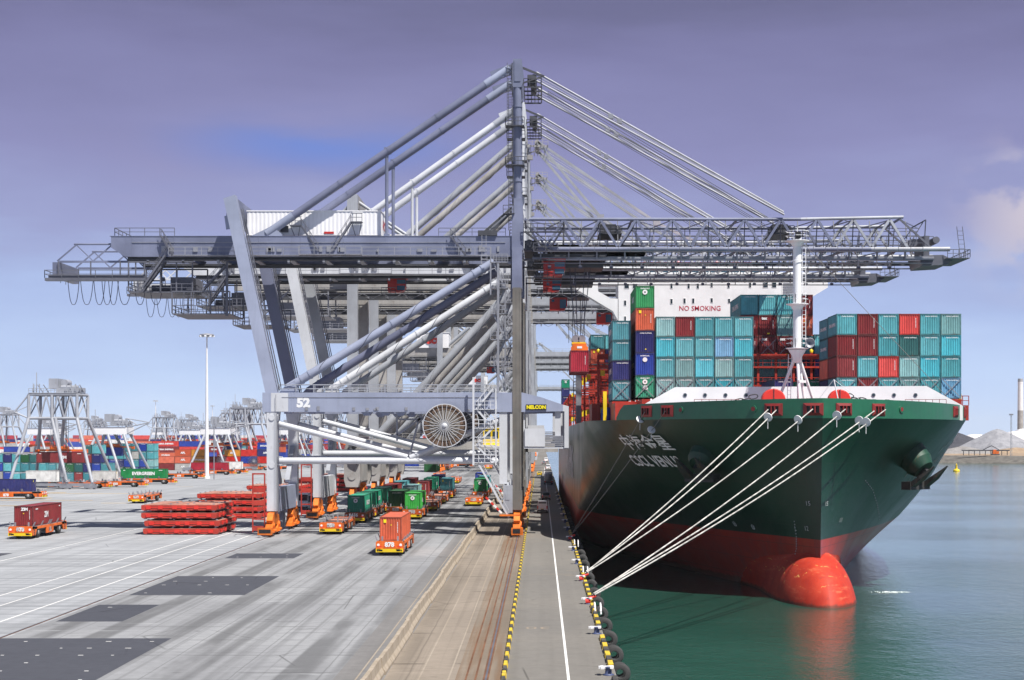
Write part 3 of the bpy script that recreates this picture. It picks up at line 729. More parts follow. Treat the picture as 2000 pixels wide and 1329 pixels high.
    for k in range(4):
        xa, xb = (-8.9, -6.6) if k % 2 else (-6.6, -8.9)
        b.stair((xa, y, zs[k]), (xb, y, zs[k+1]), .8)
        b.box(min(xa, xb)-.5, max(xa, xb)+.5, y-.55, y+.9, zs[k+1]-.1, zs[k+1]); b.rail((min(xa, xb)-.5, y-.55, zs[k+1]), (max(xa, xb)+.5, y-.55, zs[k+1]), 1.1, .8)
    b.beam((-9.3, y-.6, 9.8), (-9.3, y-.6, 22.0), .26); b.beam((-9.3, y+.8, 9.8), (-9.3, y+.8, 22.0), .2); b.beam((-6.2, y-.6, 9.8), (-6.2, y-.6, 20.4), .2)
    b.stair((-8.6, y, 10.0), (-4.4, y, 2.6), .8); b.stair((-6.6, y+3, 10.0), (-3.2, y+3, 4.0), .8)
    b.obj('stair_tower', M['crane_white'], c)
    b = MB(); b.box(-5.2, -3.9, -10.9, -9.4, 3.2, 7.0); b.box(-4.9, -4.3, -10.95, -10.9, 5.0, 5.9); b.obj('control_box', M['crane_light'], c)
    b = MB(); a, d = Vector((-7.6, -11.2, 5.4)), Vector((-5.4, -11.2, 3.2))
    for i in range(6): b.beam(a.lerp(d, i/6), a.lerp(d, (i+1)/6), .26, mat=i % 2)
    b.obj('warning_boom', [M['sign_red'], M['white_clean']], c)
    # service gondola over the road with lettering
    b = MB()
    b.box(-2.3, 3.9, -9.9, -8.0, 12.1, 12.35); b.box(-2.2, .6, -10.0, -8.8, 12.4, 14.9)
    for k in range(6): b.box(.65, 3.6, -10.0+.02*k, -9.7, 12.5+k*.25, 12.65+k*.25, 1)
    b.beam((2.4, -9.5, 12.3), (2.4, -9.5, 17.3), .8, .5); b.beam((-2.3, -9.6, 12.2), (-2.3, -9.6, 17.2), .2)
    b.obj('cable_platform', [M['crane_white'], M['galv']], c)
    # wheeled cable reels on the portal beam
    reel(c, -13.3, -11.0, 15.3, 2.95, [M['reel_brown'], M['reel_pale'], M['crane_white']])
    reel(c, -13.0, 8.2, 15.2, 2.9, [M['dark_steel'], M['reel_pale'], M['crane_white']])
    # gusset frames under the portal beam
    b = MB(); y = -7.6
    for p, q in (((-20.2, y, 17.0), (-20.2, y, 13.2)), ((-20.2, y, 14.0), (-16.2, y, 16.8)), ((-17.0, y, 16.8), (-18.4, y, 11.2)), ((-20, y, 16.2), (-12, y, 16.2))): b.beam(p, q, .26)
    b.obj('cable_frame', M['galv'], c)
    # fence cage standing by the landside bogie
    b = MB()
    for x in (xl-2.6, xl-.95): b.beam((x, -10.4, .5), (x, -10.4, 8.6), .18)
    for z in (.7, 2.2, 4.2, 6.0, 8.5): b.box(xl-2.7, xl-.9, -10.5, -10.3, z, z+(.65 if z in (.7, 4.2, 6.0) else .2))
    b.obj('ladder_cage', M['hatch_red'], c)
    b = MB(); b.box(xl-1.2, xl+.8, -14.7, -14.5, .35, 1.35); b.box(xl-1.0, xl+.6, -14.72, -14.5, .6, 1.1, 1); b.box(xl-1.1, xl-.9, -14.6, -12.8, .5, .8); b.box(xl+.5, xl+.7, -14.6, -12.8, .5, .8); b.obj('buffer', [red, M['black']], c)
    b = MB(); b.box(xw-.7, xw+.9, -14.7, -14.5, .35, 1.35); b.box(xw-.5, xw+.5, -14.74, -14.5, .6, 1.2, 1); b.box(xw-.6, xw-.4, -14.6, -12.8, .5, .8); b.beam((xw-2.4, -11.5, 2.9), (xw+.5, -11.5, 2.9), .25); b.obj('buffer', [red, M['black']], c)
    b = MB()
    for k in range(5): b.tube((xl+.6+.1*k, -10.5+k*.3, 19.6), (xl+.6+.1*k, -10.5+k*.3, 3), .03, 5)
    b.tube((xl+1.0, -10.4, 17.2), (xl+1.0, -10.4, 3), .05, 5); b.obj('cable', M['wire'], c)
    # boom walkway, boom end
    b = MB(); b.box(-1, 56.0, 6.0, 6.9, 42.3, 42.4); b.rail((-1, 6.9, 42.4), (58.8, 6.9, 42.4), 1.3, 2.2, .045); b.rail((-1, 6.0, 42.4), (56, 6.0, 42.4), 1.3, 2.2, .045)
    for q in range(0, 58, 5): b.beam((q, 5, 40.6), (q, 6.9, 42.3), .12)
    b.obj('boom_walkway', M['rail_steel'], c)
    b = MB(); b.beam((51, -5, 44.8), (55.5, -5, 40.7), .25); b.beam((51, 5, 44.8), (55.5, 5, 40.7), .25); b.tube((53.5, -3, 41.6), (53.5, 3, 41.6), .6, 12); b.tube((56.8, -3, 42.0), (56.8, 3, 42.0), .5, 12)
    b.prism([(54.2, 39.7), (57.6, 39.8), (59.0, 39.1), (58.2, 38.4), (54.6, 38.2)], 'y', -3.6, 3.6); b.box(57.8, 61.0, -5.4, 5.4, 39.1, 39.2)
    b.rail((57.8, -5.4, 39.25), (61, -5.4, 39.25), 1.1, .8); b.rail((61, -5.4, 39.25), (61, 5.4, 39.25), 1.1, 1.2); b.ladder((60, -5.4, 39.25), (59.5, -5.4, 43.6), .8); b.box(55, 55.8, -3, 3, 39.5, 42.6)
    b.obj('boom_tip_platform', M['rail_steel'], c)
    # winches and clutter inside the boom, hinge work
    for q in (8.6, 33.2):
        b = MB(); b.box(q-.3, q+3, -4.4, 3, 42.7, 42.85); b.box(q, q+2.2, -3.5, 1.5, 42.85, 44.2); b.rail((q-.3, -4.4, 42.85), (q+3, -4.4, 42.85), 1.0, .8); b.tube((q+2.4, -3.2, 43.4), (q+2.4, 2, 43.4), .6, 10); b.obj('boom_winch', M['dark_steel'], c)
    b = MB(); b.box(-2.4, 3.2, -6.4, -5.6, 42.7, 42.8); b.rail((-2.4, -6.4, 42.8), (3.4, -6.4, 42.8), 1.1, .9); b.stair((-2.2, -6.2, 42.8), (1.6, -6.2, 39.8), .7); b.obj('hinge_walkway', M['dark_steel'], c)
    b = MB(); b.box(-2.3, -.4, -5.6, 5.6, 40.2, 41.6); b.tube((-1.6, -5.8, 41.2), (-1.6, 5.8, 41.2), .55, 12); b.obj('boom_hinge', M['dark_steel'], c)
    b = MB(); b.beam((-8.6, -5.6, 42.3), (-3.8, -5.6, 46.5), .3); b.beam((-7.4, -5.6, 42.3), (-3.8, -5.6, 46.0), .3); b.box(-8.9, -6.2, -5.9, -3.8, 42.3, 43.0); b.obj('mast_strut', M['dark_steel'], c)
    b = MB()
    b.box(1.0, 15.0, -4.3, 4.3, 39.9, 40.3)
    for x0, x1 in ((1.8, 6.0), (8.5, 14.0)): b.box(x0, x1, -4.2, 4.2, 40.3, 41.2); b.obj('boom_cover', M['black'], c)
    if deco.get('number'):
        b = MB(); b.text(deco['number'], 1.75, (-33.0, -10.27, 18.45), bold=.06, sx=1.05); b.obj('lettering', M['letter_white'], c)
    if deco.get('sign'):
        k = empty('maker_sign', (0, 0, 0)); par(k, c)
        b = MB(); b.box(-2.05, .8, -10.32, -10.2, 17.45, 18.25); b.obj('panel', M['black'], k)
        b = MB(); b.text('NELCON', .66, (-.62, -10.34, 17.85), bold=.06); b.obj('lettering', M['letter_yellow'], k)
    if deco.get('cabin'):
        k = empty('checker_cabin', (-7.2, 5.5, 12.4)); par(k, c)
        b = MB(); b.box(-1.3, 1.3, -1.3, 1.3, 0, 2.5); b.box(-1.4, 1.4, -1.4, 1.4, 2.5, 2.65); b.box(-.5, .5, -.6, .6, 2.65, 3.0, 1); b.obj('shell', [M['yellow'], M['white']], k)
        for q in (-.62, .5):
            b = MB(); b.box(q-.42, q+.42, -1.34, -1.3, 1.05, 2.15); b.obj('window', M['glass'], k)
        b = MB(); b.box(-1.8, 1.8, -2.4, -1.3, -.12, 0); b.rail((-1.8, -2.4, 0), (1.8, -2.4, 0), 1.0, .8); b.obj('balcony', M['white'], k)
    return c
c52 = crane_near('gantry_crane', M['crane_blue'], M['crane_dark'], 'large blue-grey gantry crane marked 52 nearest on the quay with leaning legs and cable reel', dict(number='52', sign=True, cabin=True, drop=28.6), M['crane_steel'])
c52.location = (0, 234.5, 0)
c2 = crane_near('gantry_crane', M['crane_white'], M['crane_pale'], 'pale grey gantry crane with leaning legs, standing directly behind the crane marked 52', dict(drop=37.0))
c2.location = (0, 280.0, 0); c2.scale = (1, 1, 1.048)
k = [o for o in KIDS[c2.name] if o.name.startswith('operator_cab')][0]
k2 = dup(k, c2); k2.location = (-26.6, 0, 0)
# ------------------------------------------------------------------ ship-to-shore crane, far type (upright legs, thick tubular struts)
def crane_far():
    c = empty('quay_crane', (0, 0, 0), 0, 'x', 'crane', 'ship-to-shore cranes along the quay')
    P, L = M['crane_beige'], M['crane_pale']
    FY, GY, xl, xw = 10.0, 5.5, -37.6, -3.3
    for sy in (-1, 1):
        y, g = sy*FY, sy*GY
        b = MB(); b.box(xl-1.0, xl+1.0, y-1.0, y+1.0, 9, 62.0); b.obj('leg', L if sy < 0 else P, c)
        b = MB(); b.prism([(xl-1.2, 3.6), (xl-1.6, 5), (xl-1.6, 11), (xl-1.0, 13), (xl+1.0, 13), (xl+1.6, 11), (xl+1.6, 5), (xl+1.2, 3.6)], 'y', y-1.1, y+1.1); b.tube((xl, y-1.25, 5.8), (xl, y+1.25, 5.8), .8, 14)
        b.path([(xl+1.2, y-1.3, 13), (xl-.4, y-1.5, 11.5), (xl+.2, y-1.6, 9.5), (xl+1.3, y-1.4, 8.4)], .5, 8, 1); b.obj('leg_foot', [P, M['dark_steel']], c)
        b = MB(); b.box(xw-.8, xw+.8, y-.9, y+.9, 3.5, 47); b.obj('leg', L, c)
        bogie(c, xl, y*.9, [M['bogie_orange']]); bogie(c, xw, y*.9, [M['bogie_orange']])
        b = MB(); b.box(xl, 3.5, y-.9, y+.9, 10.6, 13.2); b.rail((xl+1, y-.9, 13.2), (xw, y-.9, 13.2), 1.1, 3); b.obj('portal_beam', P, c)
        # thick strut with spiral strake, from girder to portal
        b = MB(); a, d = Vector((-6.0, y*.8, 43)), Vector((-33.5, y, 12.8)); b.tube(a, d, .82, 14)
        pts = []
        for i in range(60):
            t = i/59*.72; p = a.lerp(d, t); w = t*16
            fr = MB().frame(a, d); pts.append(p + fr[2]*.86*math.cos(w) + fr[3]*.86*math.sin(w))
        b.path(pts, .07, 4); b.obj('diagonal_strut', L if sy < 0 else P, c)
        b = MB(); a, d = Vector((xw, g, 75.0)), Vector((xl+2, g, 47.0)); b.tube(a, d, .66, 14); pts = []
        for i in range(70):
            t = .15+i/69*.7; p = a.lerp(d, t); w = t*20; fr = MB().frame(a, d); pts.append(p + fr[2]*.7*math.cos(w) + fr[3]*.7*math.sin(w))
        b.path(pts, .06, 4); b.obj('backstay', L if sy < 0 else P, c)
        b = MB(); b.tube((xl, y*.6, 61.6), (-16.0, g, 47.0), .34, 8); b.tube((xl, y*.6, 61.6), (-52, g, 47.0), .34, 8); b.obj('leg_stay', L, c)
        b = MB(); b.box(-62, -2, g-.7, g+.7, 43.2, 46.6); b.rail((-60, g-.7*-sy, 46.6), (-3, g-.7*-sy, 46.6), 1.1, 3); b.box(-62, -3, g-sy*1.1-.4, g-sy*1.1+.4, 42.2, 43.0, 1)
        b.rail((-58, y*.72, 43.4), (-5, y*.72, 43.4), 1.1, 3); b.box(-58, -5, y*.72-.5, y*.72+.5, 43.2, 43.35, 1)
        b.obj('girder', [P, M['dark_steel']], c)
        b = MB(); b.box(-2, 52, g-.5, g+.5, 43.5, 45.3); b.rail((-1, g-.5, 45.3), (51, g-.5, 45.3), 1.1, 3); b.box(-2, 53, g-.25, g+.25, 43.0, 43.5, 1); b.obj('boom_girder', [L, M['dark_steel']], c)
        b = MB(); b.beam((xw, g, 47), (xw, g, 75.6), 1.1, 1.4); b.tube((xw+.9, g, 47), (xw+.9, g, 73), .22, 6); b.obj('mast', L, c)
        # jointed forestay links, sagging a little
        b = MB()
        for x1, z1, sag in ((24, 46.4, 1.2), (46, 46.0, 2.2)):
            p0, p2 = Vector((xw+2.6, g, 73.5)), Vector((x1, g, z1)); pm = p0.lerp(p2, .52)-Vector((0, 0, sag))
            b.beam(p0, pm, .35, .5); b.beam(pm, p2, .35, .5); b.box(pm.x-.7, pm.x+.7, g-.3, g+.3, pm.z-.5, pm.z+.5)
        for k in range(3): b.tube((xw+5, g*.6, 71.6-k*.5), (40, g*.6, 47-k*.3), .05, 4)
        b.obj('forestay', L, c)
    for nm, bx in (('head_beam', (xl-.9, xl+.9, -9, 9, 59.6, 62.2)), ('cross_beam', (xl-.8, xl+.8, -9, 9, 20, 21.6)), ('sill_beam', (xl-1, xl+1, -8.9, 8.9, 4.5, 9.5)), ('sill_beam', (xw-.8, xw+.8, -9, 9, 4, 7)), ('mast_beam', (xw-.6, xw+.6, -5, 5, 73.2, 75.2))):
        b = MB(); b.box(*bx); b.obj(nm, P, c)
    for q in (-61, -45, -25, 10, 30, 51): b = MB(); b.box(q-.5, q+.5, -5, 5, 43.7, 45.2); b.obj('cross_beam', P, c)
    b = MB(); [b.box(xw+.5+q*.7, xw+.62+q*.7, -6.5, 6.5, 72.6, 72.72) for q in range(7)]; b.rail((xw+.5, -6.5, 72.7), (xw+4.8, -6.5, 72.7), 1.1, 1.0); b.tube((xw+2.6, -5.5, 73.4), (xw+2.6, 5.5, 73.4), .5, 10); b.beam((xw+.4, -5.5, 70.9), (xw+4.6, -5.5, 72.5), .22); b.box(xw+.5, xw+1.7, -5.9, -4.9, 69.8, 70.7); b.box(xw+.4, xw+4.8, -6.3, -6.2, 72.3, 72.6)
    b.obj('mast_platform', P, c)
    b = MB(); b.box(-58, -43, -6.2, 6.2, 38.0, 38.3); 
    for q in (-58, -53, -48, -43):
        for yy in (-6, 6): b.beam((q, yy, 38), (q, yy, 43.2), .25)
    b.rail((-58, -6.2, 38.3), (-43, -6.2, 38.3), 1.1, 1.5); b.stair((-56, -6.2, 38.3), (-51, -6.2, 43.0)); b.box(-55, -46, -4, 3, 38.3, 41.0)
    b.obj('service_platform', M['galv'], c)
    b = MB()   # underside clutter: festoon, lights, cross ties
    for x in range(-56, 50, 4): b.box(x, x+.25, -5, 5, 42.4, 42.7); b.beam((x, -6.0, 42.6), (x+2, -6.0, 41.6), .08); b.beam((x+2, -6.0, 41.6), (x+4, -6.0, 42.6), .08)
    b.tube((-58, -6.0, 42.6), (50, -6.0, 42.6), .07, 5); b.rail((-58, -6.8, 42.6), (50, -6.8, 42.6), 1.1, 2.4, .05); b.obj('service_line', M['galv'], c)
    b = MB(); b.box(2, 10, -4.4, 4.4, 42.0, 43.0); b.box(4, 8, -3, 3, 43.0, 44.6); b.rail((2, -4.5, 43), (10, -4.5, 43), 1, 1.5); b.obj('trolley', M['dark_steel'], c)
    k = empty('operator_cab', (0, 0, 0)); par(k, c)
    b = MB(); b.box(1.8, 3.8, -4.2, -1.5, 39.4, 42.0); b.prism([(3.8, 42), (5.4, 42), (5.4, 40.4), (4.9, 39.5), (3.8, 39.3)], 'y', -4.0, -1.7); b.obj('shell', M['cab_red'], k)
    b = MB(); b.box(3.9, 5.2, -4.06, -4.01, 39.8, 41.6); b.box(5.41, 5.45, -3.9, -1.8, 40.4, 41.8); b.box(2.2, 2.8, -4.25, -4.2, 41.1, 41.6); b.obj('window', M['glass_blue'], k)
    b = MB()
    for x in (5.8, 6.6, 8.2, 9.0):
        for y in (-1.5, -1.2, 1.5): b.tube((x, y, 42.4), (x, y*.8, 33.0), .035, 4)
    b.obj('hoist_rope', M['wire'], c)
    b = MB()
    for k in range(9):
        z0 = 13.2+k*3.3; xa, xb = (-5.4, -7.6) if k % 2 else (-7.6, -5.4); b.stair((xa, -8.6, z0), (xb, -8.6, z0+3.3), .8)
    b.obj('stair_tower', M['galv'], c)
    return c
fc = crane_far()
far_y = [332.5, 373.5, 416.5, 612, 668, 724, 1050]
far_lbl = ['third crane along the quay with upright landside legs and spiral ribbed tube struts',
           'fourth gantry crane along the quay, upright beige legs just behind the third crane',
           'fifth gantry crane along the quay, beige upright legs behind the fourth crane',
           'distant gantry crane whose white house carries large red letters, nearer of two',
           'sixth gantry crane in the row, just behind the nearer white lettered house',
           'seventh gantry crane in the row, between the two white lettered houses',
           'distant gantry crane whose white house carries small red letters, farther of two']
for i, (y, lb) in enumerate(zip(far_y, far_lbl)):
    o = fc if i == 0 else dup(fc)
    o.location = (0, y, 0); o['label'] = lb
    if i:
        for ch in KIDS[o.name]:
            if ch.name.split('.')[0] in ('trolley', 'operator_cab', 'hoist_rope'): ch.location.x = (0, 11, -19, 16, -24, 20, -12)[i]
    if i in (3, 6):
        k = empty('machinery_house', (-40.5, 0, 46.7)); par(k, o)
        b = MB(); b.box(-6, 6, -7, 7, 0, 5.6); b.box(-6.2, 6.2, -7.2, 7.2, 5.6, 5.8); b.obj('wall', M['white'], k)
        b = MB(); b.text('ect', 4.2, (0, -7.26, 2.9), bold=.05); b.obj('lettering', M['sign_red'], k)
# ------------------------------------------------------------------ containers
CC = dict(teal=(.085, .38, .43), teal2=(.055, .26, .31), aqua=(.05, .46, .56), pale=(.21, .43, .44), maroon=(.225, .018, .022), red=(.62, .026, .018), orange=(.64, .125, .055),
          navy=(.012, .016, .135), blue=(.012, .05, .36), green=(.010, .27, .075), emerald=(.012, .30, .17), dgreen=(.012, .11, .035), petrol=(.02, .12, .12), grey=(.38, .38, .37), white=(.72, .72, .71), yellow=(.66, .27, .02), skyblue=(.16, .40, .62), bright=(.012, .36, .03), crimson=(.40, .006, .03))
CNAME = dict(teal='teal', teal2='dark teal', aqua='bright turquoise', pale='faded teal', maroon='maroon', red='bright red', orange='orange-red', navy='navy blue', blue='royal blue', green='green', emerald='emerald green', dgreen='dark green', petrol='petrol green', grey='grey', white='white', yellow='orange-yellow', skyblue='sky blue', bright='vivid green', crimson='crimson')
for k, v in CC.items():
    M['c_'+k] = paint('container_'+k, v, .5, wear=.22, scale=.7, rust=.55 if k in ('teal', 'teal2', 'aqua', 'pale', 'maroon', 'dgreen') else .25, rnd=.17)
    M['f_'+k] = paint('container_frame_'+k, tuple(x*.55+.012 for x in v), .6, wear=.4, scale=.9, rust=.8)
KS = 1.06      # scene units per metre, from the carriers' and boxes' sizes
CM = {}
def container_meshes(col, L, Hh, deco):
    key = (col, L, Hh, deco)
    if key in CM: return CM[key]
    w, hl = 1.219, L/2
    b = MB(); n = 18
    def corr(a0, a1, n, depth):
        pts = []; st = (a1-a0)/n
        for i in range(n):
            a = a0+i*st; pts += [(a, 0), (a+st*.32, 0), (a+st*.5, depth), (a+st*.82, depth)]
        return pts + [(a1, 0)]
    z0, z1 = .14, Hh-.12
    for s in (-1, 1):
        pts = corr(-w+.1, w-.1, 8, .055)
        vs = [(x, s*(hl-.03-d), z) for x, d in pts for z in (z0, z1)]
        b.add(vs, [((2*i, 2*i+2, 2*i+3, 2*i+1) if s < 0 else (2*i+1, 2*i+3, 2*i+2, 2*i)) for i in range(len(pts)-1)])
        pts = corr(-hl+.12, hl-.12, int(L/.31), .05)
        vs = [(s*(w-.015-d), y, z) for y, d in pts for z in (z0, z1)]
        b.add(vs, [((2*i+1, 2*i+3, 2*i+2, 2*i) if s < 0 else (2*i, 2*i+2, 2*i+3, 2*i+1)) for i in range(len(pts)-1)])
    b.sheet(-w+.02, w-.02, -hl+.02, hl-.02, Hh-.04); b.sheet(-w+.02, w-.02, -hl+.02, hl-.02, .12)
    body = b.mesh('shipping_container', M['c_'+col])
    b = MB()
    for sx in (-1, 1):
        for sy in (-1, 1):
            x = sx*(w-.055); y = sy*(hl-.07); b.box(x-.055, x+.055, y-.07, y+.07, 0, Hh)
            x = sx*(w-.08); y = sy*(hl-.08)
            for z in (0, Hh-.13): b.box(x-.083, x+.083, y-.083, y+.083, z-.003, z+.133)
        x = sx*(w-.04); b.box(x-.037, x+.037, -hl+.14, hl-.14, .02, .16); b.box(x-.03, x+.03, -hl+.14, hl-.14, Hh-.09, Hh-.01)
    for sy in (-1, 1):
        y = sy*(hl-.05); b.box(-w+.1, w-.1, y-.045, y+.045, .02, .16); b.box(-w+.1, w-.1, y-.045, y+.045, Hh-.14, Hh-.01)
    fr = b.mesh('corner_frame', M['f_'+col])
    b = MB(); yf = -hl+.005-.02
    def T(t, size, x, z, bold=.03, mat=0): b.text(t, size, (x, yf, z), bold=bold, mat=mat)
    if deco in ('id', 'cs'): T('CHINA SHIPPING', .2, .1, Hh-.33, .02) 
    if deco in ('plate', 'tex', 'zim', 'hang', 'strip'): 
        for i in range(7): b.box(.72, .80, yf-.004, yf, Hh*.35+i*.17, Hh*.35+i*.17+.11)
    if deco == 'plate':
        b.box(-.78, -.48, yf-.004, yf, Hh-.65, Hh-.28, 1); b.prism([(-.02, Hh-.95), (.14, Hh-.95), (.06, Hh-.78)], 'y', yf-.004, yf, 1)
    if deco == 'tri':
        T('CHINA SHIPPING', .2, .1, Hh-.33, .02) ; b.prism([(-.02, .42), (.2, .42), (.09, .62)], 'y', yf-.004, yf, 1)
    if deco in ('uni', '45'):
        T('UNIGLORY', .24, 0, Hh-.36); b.lathe([(0, -.006), (.32, -.006), (.32, 0)], (0, yf, Hh-.82), 'y', 20, 0, False); b.lathe([(0, -.012), (.11, -.012), (.11, -.006)], (0, yf, Hh-.82), 'y', 12, 2, False)
    if deco == '45': T('45', .72, .02, Hh-1.6, .05)
    if deco == 'oval':
        T('INTERPOOL', .22, 0, Hh-.36); vs, fs = [], []
        b.lathe([(0, -.006), (.3, -.006), (.3, 0)], (0, yf, Hh-.85), 'y', 20, 0, False)
    if deco == 'tex': T('tex', .55, -.45, Hh-.42, .05); b.box(-.05, .3, yf-.004, yf, .25, .42, 1)
    if deco == 'zim': T('ZIM', .5, .1, Hh-.42, .06); b.prism([(-.1, Hh-1.0), (.1, Hh-1.0), (0, Hh-.84)], 'y', yf-.004, yf, 1)
    # side lettering
    sl = {'cs': ('CHINA SHIPPING', .95), 'zim': ('ZIM', 1.0), 'uni': ('UNIGLORY', .9), '45': ('UNIGLORY', .9), 'oval': ('INTERPOOL', .8), 'tex': ('tex', .9), 'ever': ('EVERGREEN', 1.15), 'hyun': ('HYUNDAI', .85), 'apl': ('APL', 1.0)}.get(deco)
    if sl:
        k = min(1, (L*.8)/(len(sl[0])*sl[1]*.62))
        for s in (-1, 1): b.text(sl[0], sl[1]*k, (s*(w+.012), -L*.05 if deco == 'zim' else 0, Hh*.5), (0, s, 0), (0, 0, 1), bold=.05)
        if deco in ('zim', 'ever'):
            for s in (-1, 1):
                for q in (-.42, -.38, .40): b.box(s*(w+.004)-.004, s*(w+.004)+.004, L*q, L*q+.5, Hh-.5, Hh-.35)
    tx = b.mesh('lettering', [M['letter_white'], M['letter_yellow'], M['black']]) if b.v else None
    CM[key] = (body, fr, tx)
    return CM[key]
def container(col, loc, label, group, rz=0., L=12.19, Hh=2.59, deco='id', cat='container'):
    body, fr, tx = container_meshes(col, L, Hh, deco)
    o = bpy.data.objects.new('shipping_container', body); COL.objects.link(o)
    o.location = loc; o.rotation_euler = (0, 0, rz); o.scale = (KS, KS, KS); tag(o, label, cat, group)
    for nm, me in (('corner_frame', fr), ('lettering', tx)):
        if me: p = bpy.data.objects.new(nm, me); COL.objects.link(p); par(p, o)
    return o

# ------------------------------------------------------------------ the container ship
SX, WL = 31.7, -5.0
def lerp(t, a):
    for (x0, *v0), (x1, *v1) in zip(a, a[1:]):
        if t <= x1 or (x1, *v1) == a[-1]:
            k = (t-x0)/(x1-x0); k = max(0, min(1, k)); return [p+(q-p)*k for p, q in zip(v0, v1)]
LINES = [(-8, 183.5, 122, 1.15, 1.08), (-5, 183.0, 112, 1.18, 1.05), (2.15, 182.6, 78, 1.42, 1.0), (7, 182.2, 63, 1.65, .97), (10.9, 181.9, 54, 1.82, .93), (15.9, 181.2, 42, 2.0, .78), (19, 181.0, 41, 2.0, .75)]
def hb(Z, Y):
    st, L, p, q = lerp(Z, LINES); t = (Y-st)/L
    if t <= 0: return 0.0
    return 25.6*(1-(1-min(t, 1))**p)**q
def hull_x(Z, Y, side): return SX + side*hb(Z, Y)
def hull_at(px, Z, side):
    "point of the hull at height Z seen at photo column px"
    best = None
    for i in range(4000):
        Y = 181+i*.03; d = abs(VX+hull_x(Z, Y, side)*F/Y-px)
        if best is None or d < best[0]-1e-6: best = (d, Y)
        if d > best[0]+60: break
    return Vector((hull_x(Z, best[1], side), best[1], Z))
def hull_n(p, side):
    e = .2; a = Vector((hull_x(p.z, p.y+e, side)-hull_x(p.z, p.y-e, side), 2*e, 0)); c = Vector((hull_x(p.z+e, p.y, side)-hull_x(p.z-e, p.y, side), 0, 2*e))
    n = a.cross(c).normalized(); return n if n.x*side > 0 else -n
def top_z(Y): return 18.15-.016*min(max(Y-181, 0), 40)
ship = empty('container_ship', (0, 0, 0), 0, 'huge dark green container ship with red bulbous bow moored along the quay', 'ship')

def hull_mat():
    t = NT('hull_paint_green_and_red'); co = t.coord(); sp = t.n('ShaderNodeSeparateXYZ'); t.l(co, sp.inputs[0]); zc = sp.outputs[2]
    n = t.noise(co, .12, 5, .6); s = t.noise(co, 1, 5, .65, sc=(.5, .5, .05), w=3); f = t.noise(co, .9, 6, .7); st = t.noise(co, 1, 6, .7, sc=(1.4, 1.4, .06), w=8)
    g = t.mix(t.smooth(n, .3, .7), (.0022, .027, .015), (.004, .042, .023)); g = t.mix(t.math('MULTIPLY', t.smooth(s, .55, .8), .4), g, (.03, .075, .06))
    g = t.mix(t.math('MULTIPLY', t.smooth(st, .60, .74), .35), g, (.085, .05, .03))
    r = t.mix(t.smooth(n, .3, .7), (.35, .021, .012), (.48, .038, .019)); r = t.mix(t.math('MULTIPLY', t.smooth(s, .48, .72), .6), r, (.24, .05, .048)); r = t.mix(t.math('MULTIPLY', t.smooth(f, .55, .75), .35), r, (.62, .12, .05)); r = t.mix(t.math('MULTIPLY', t.smooth(st, .58, .72), .5), r, (.15, .035, .03))
    edge = t.math('MULTIPLY_ADD', t.math('SUBTRACT', f, .5), 1.6, -4.35)
    r = t.mix(t.smooth(t.math('SUBTRACT', zc, edge), -.15, .35, .7, 0), r, (.035, .035, .022))
    c = t.mix(t.math('GREATER_THAN', zc, 2.1), r, g)
    # plate seams
    def seam(v, step, w):
        d = t.math('ABSOLUTE', t.math('SUBTRACT', t.math('FRACT', t.math('DIVIDE', v, step)), .5)); return t.math('LESS_THAN', d, w/step)
    sm = t.math('MAXIMUM', seam(zc, 2.4, .035), seam(sp.outputs[1], 7.5, .03))
    c = t.mix(t.math('MULTIPLY', sm, .5), c, (.012, .02, .016))
    t.l(c, t.b.inputs['Base Color'])
    t.l(t.smooth(n, .3, .7, .28, .42), t.b.inputs['Roughness']); t.b.inputs['Specular IOR Level'].default_value = .45
    t.b.inputs['Coat Weight'].default_value = .22; t.b.inputs['Coat Roughness'].default_value = .3
    t.bump(t.math('SUBTRACT', t.noise(co, .30, 3, .5), t.math('MULTIPLY', sm, .12)), .35, .12)
    return t.m
M['hull'] = hull_mat()
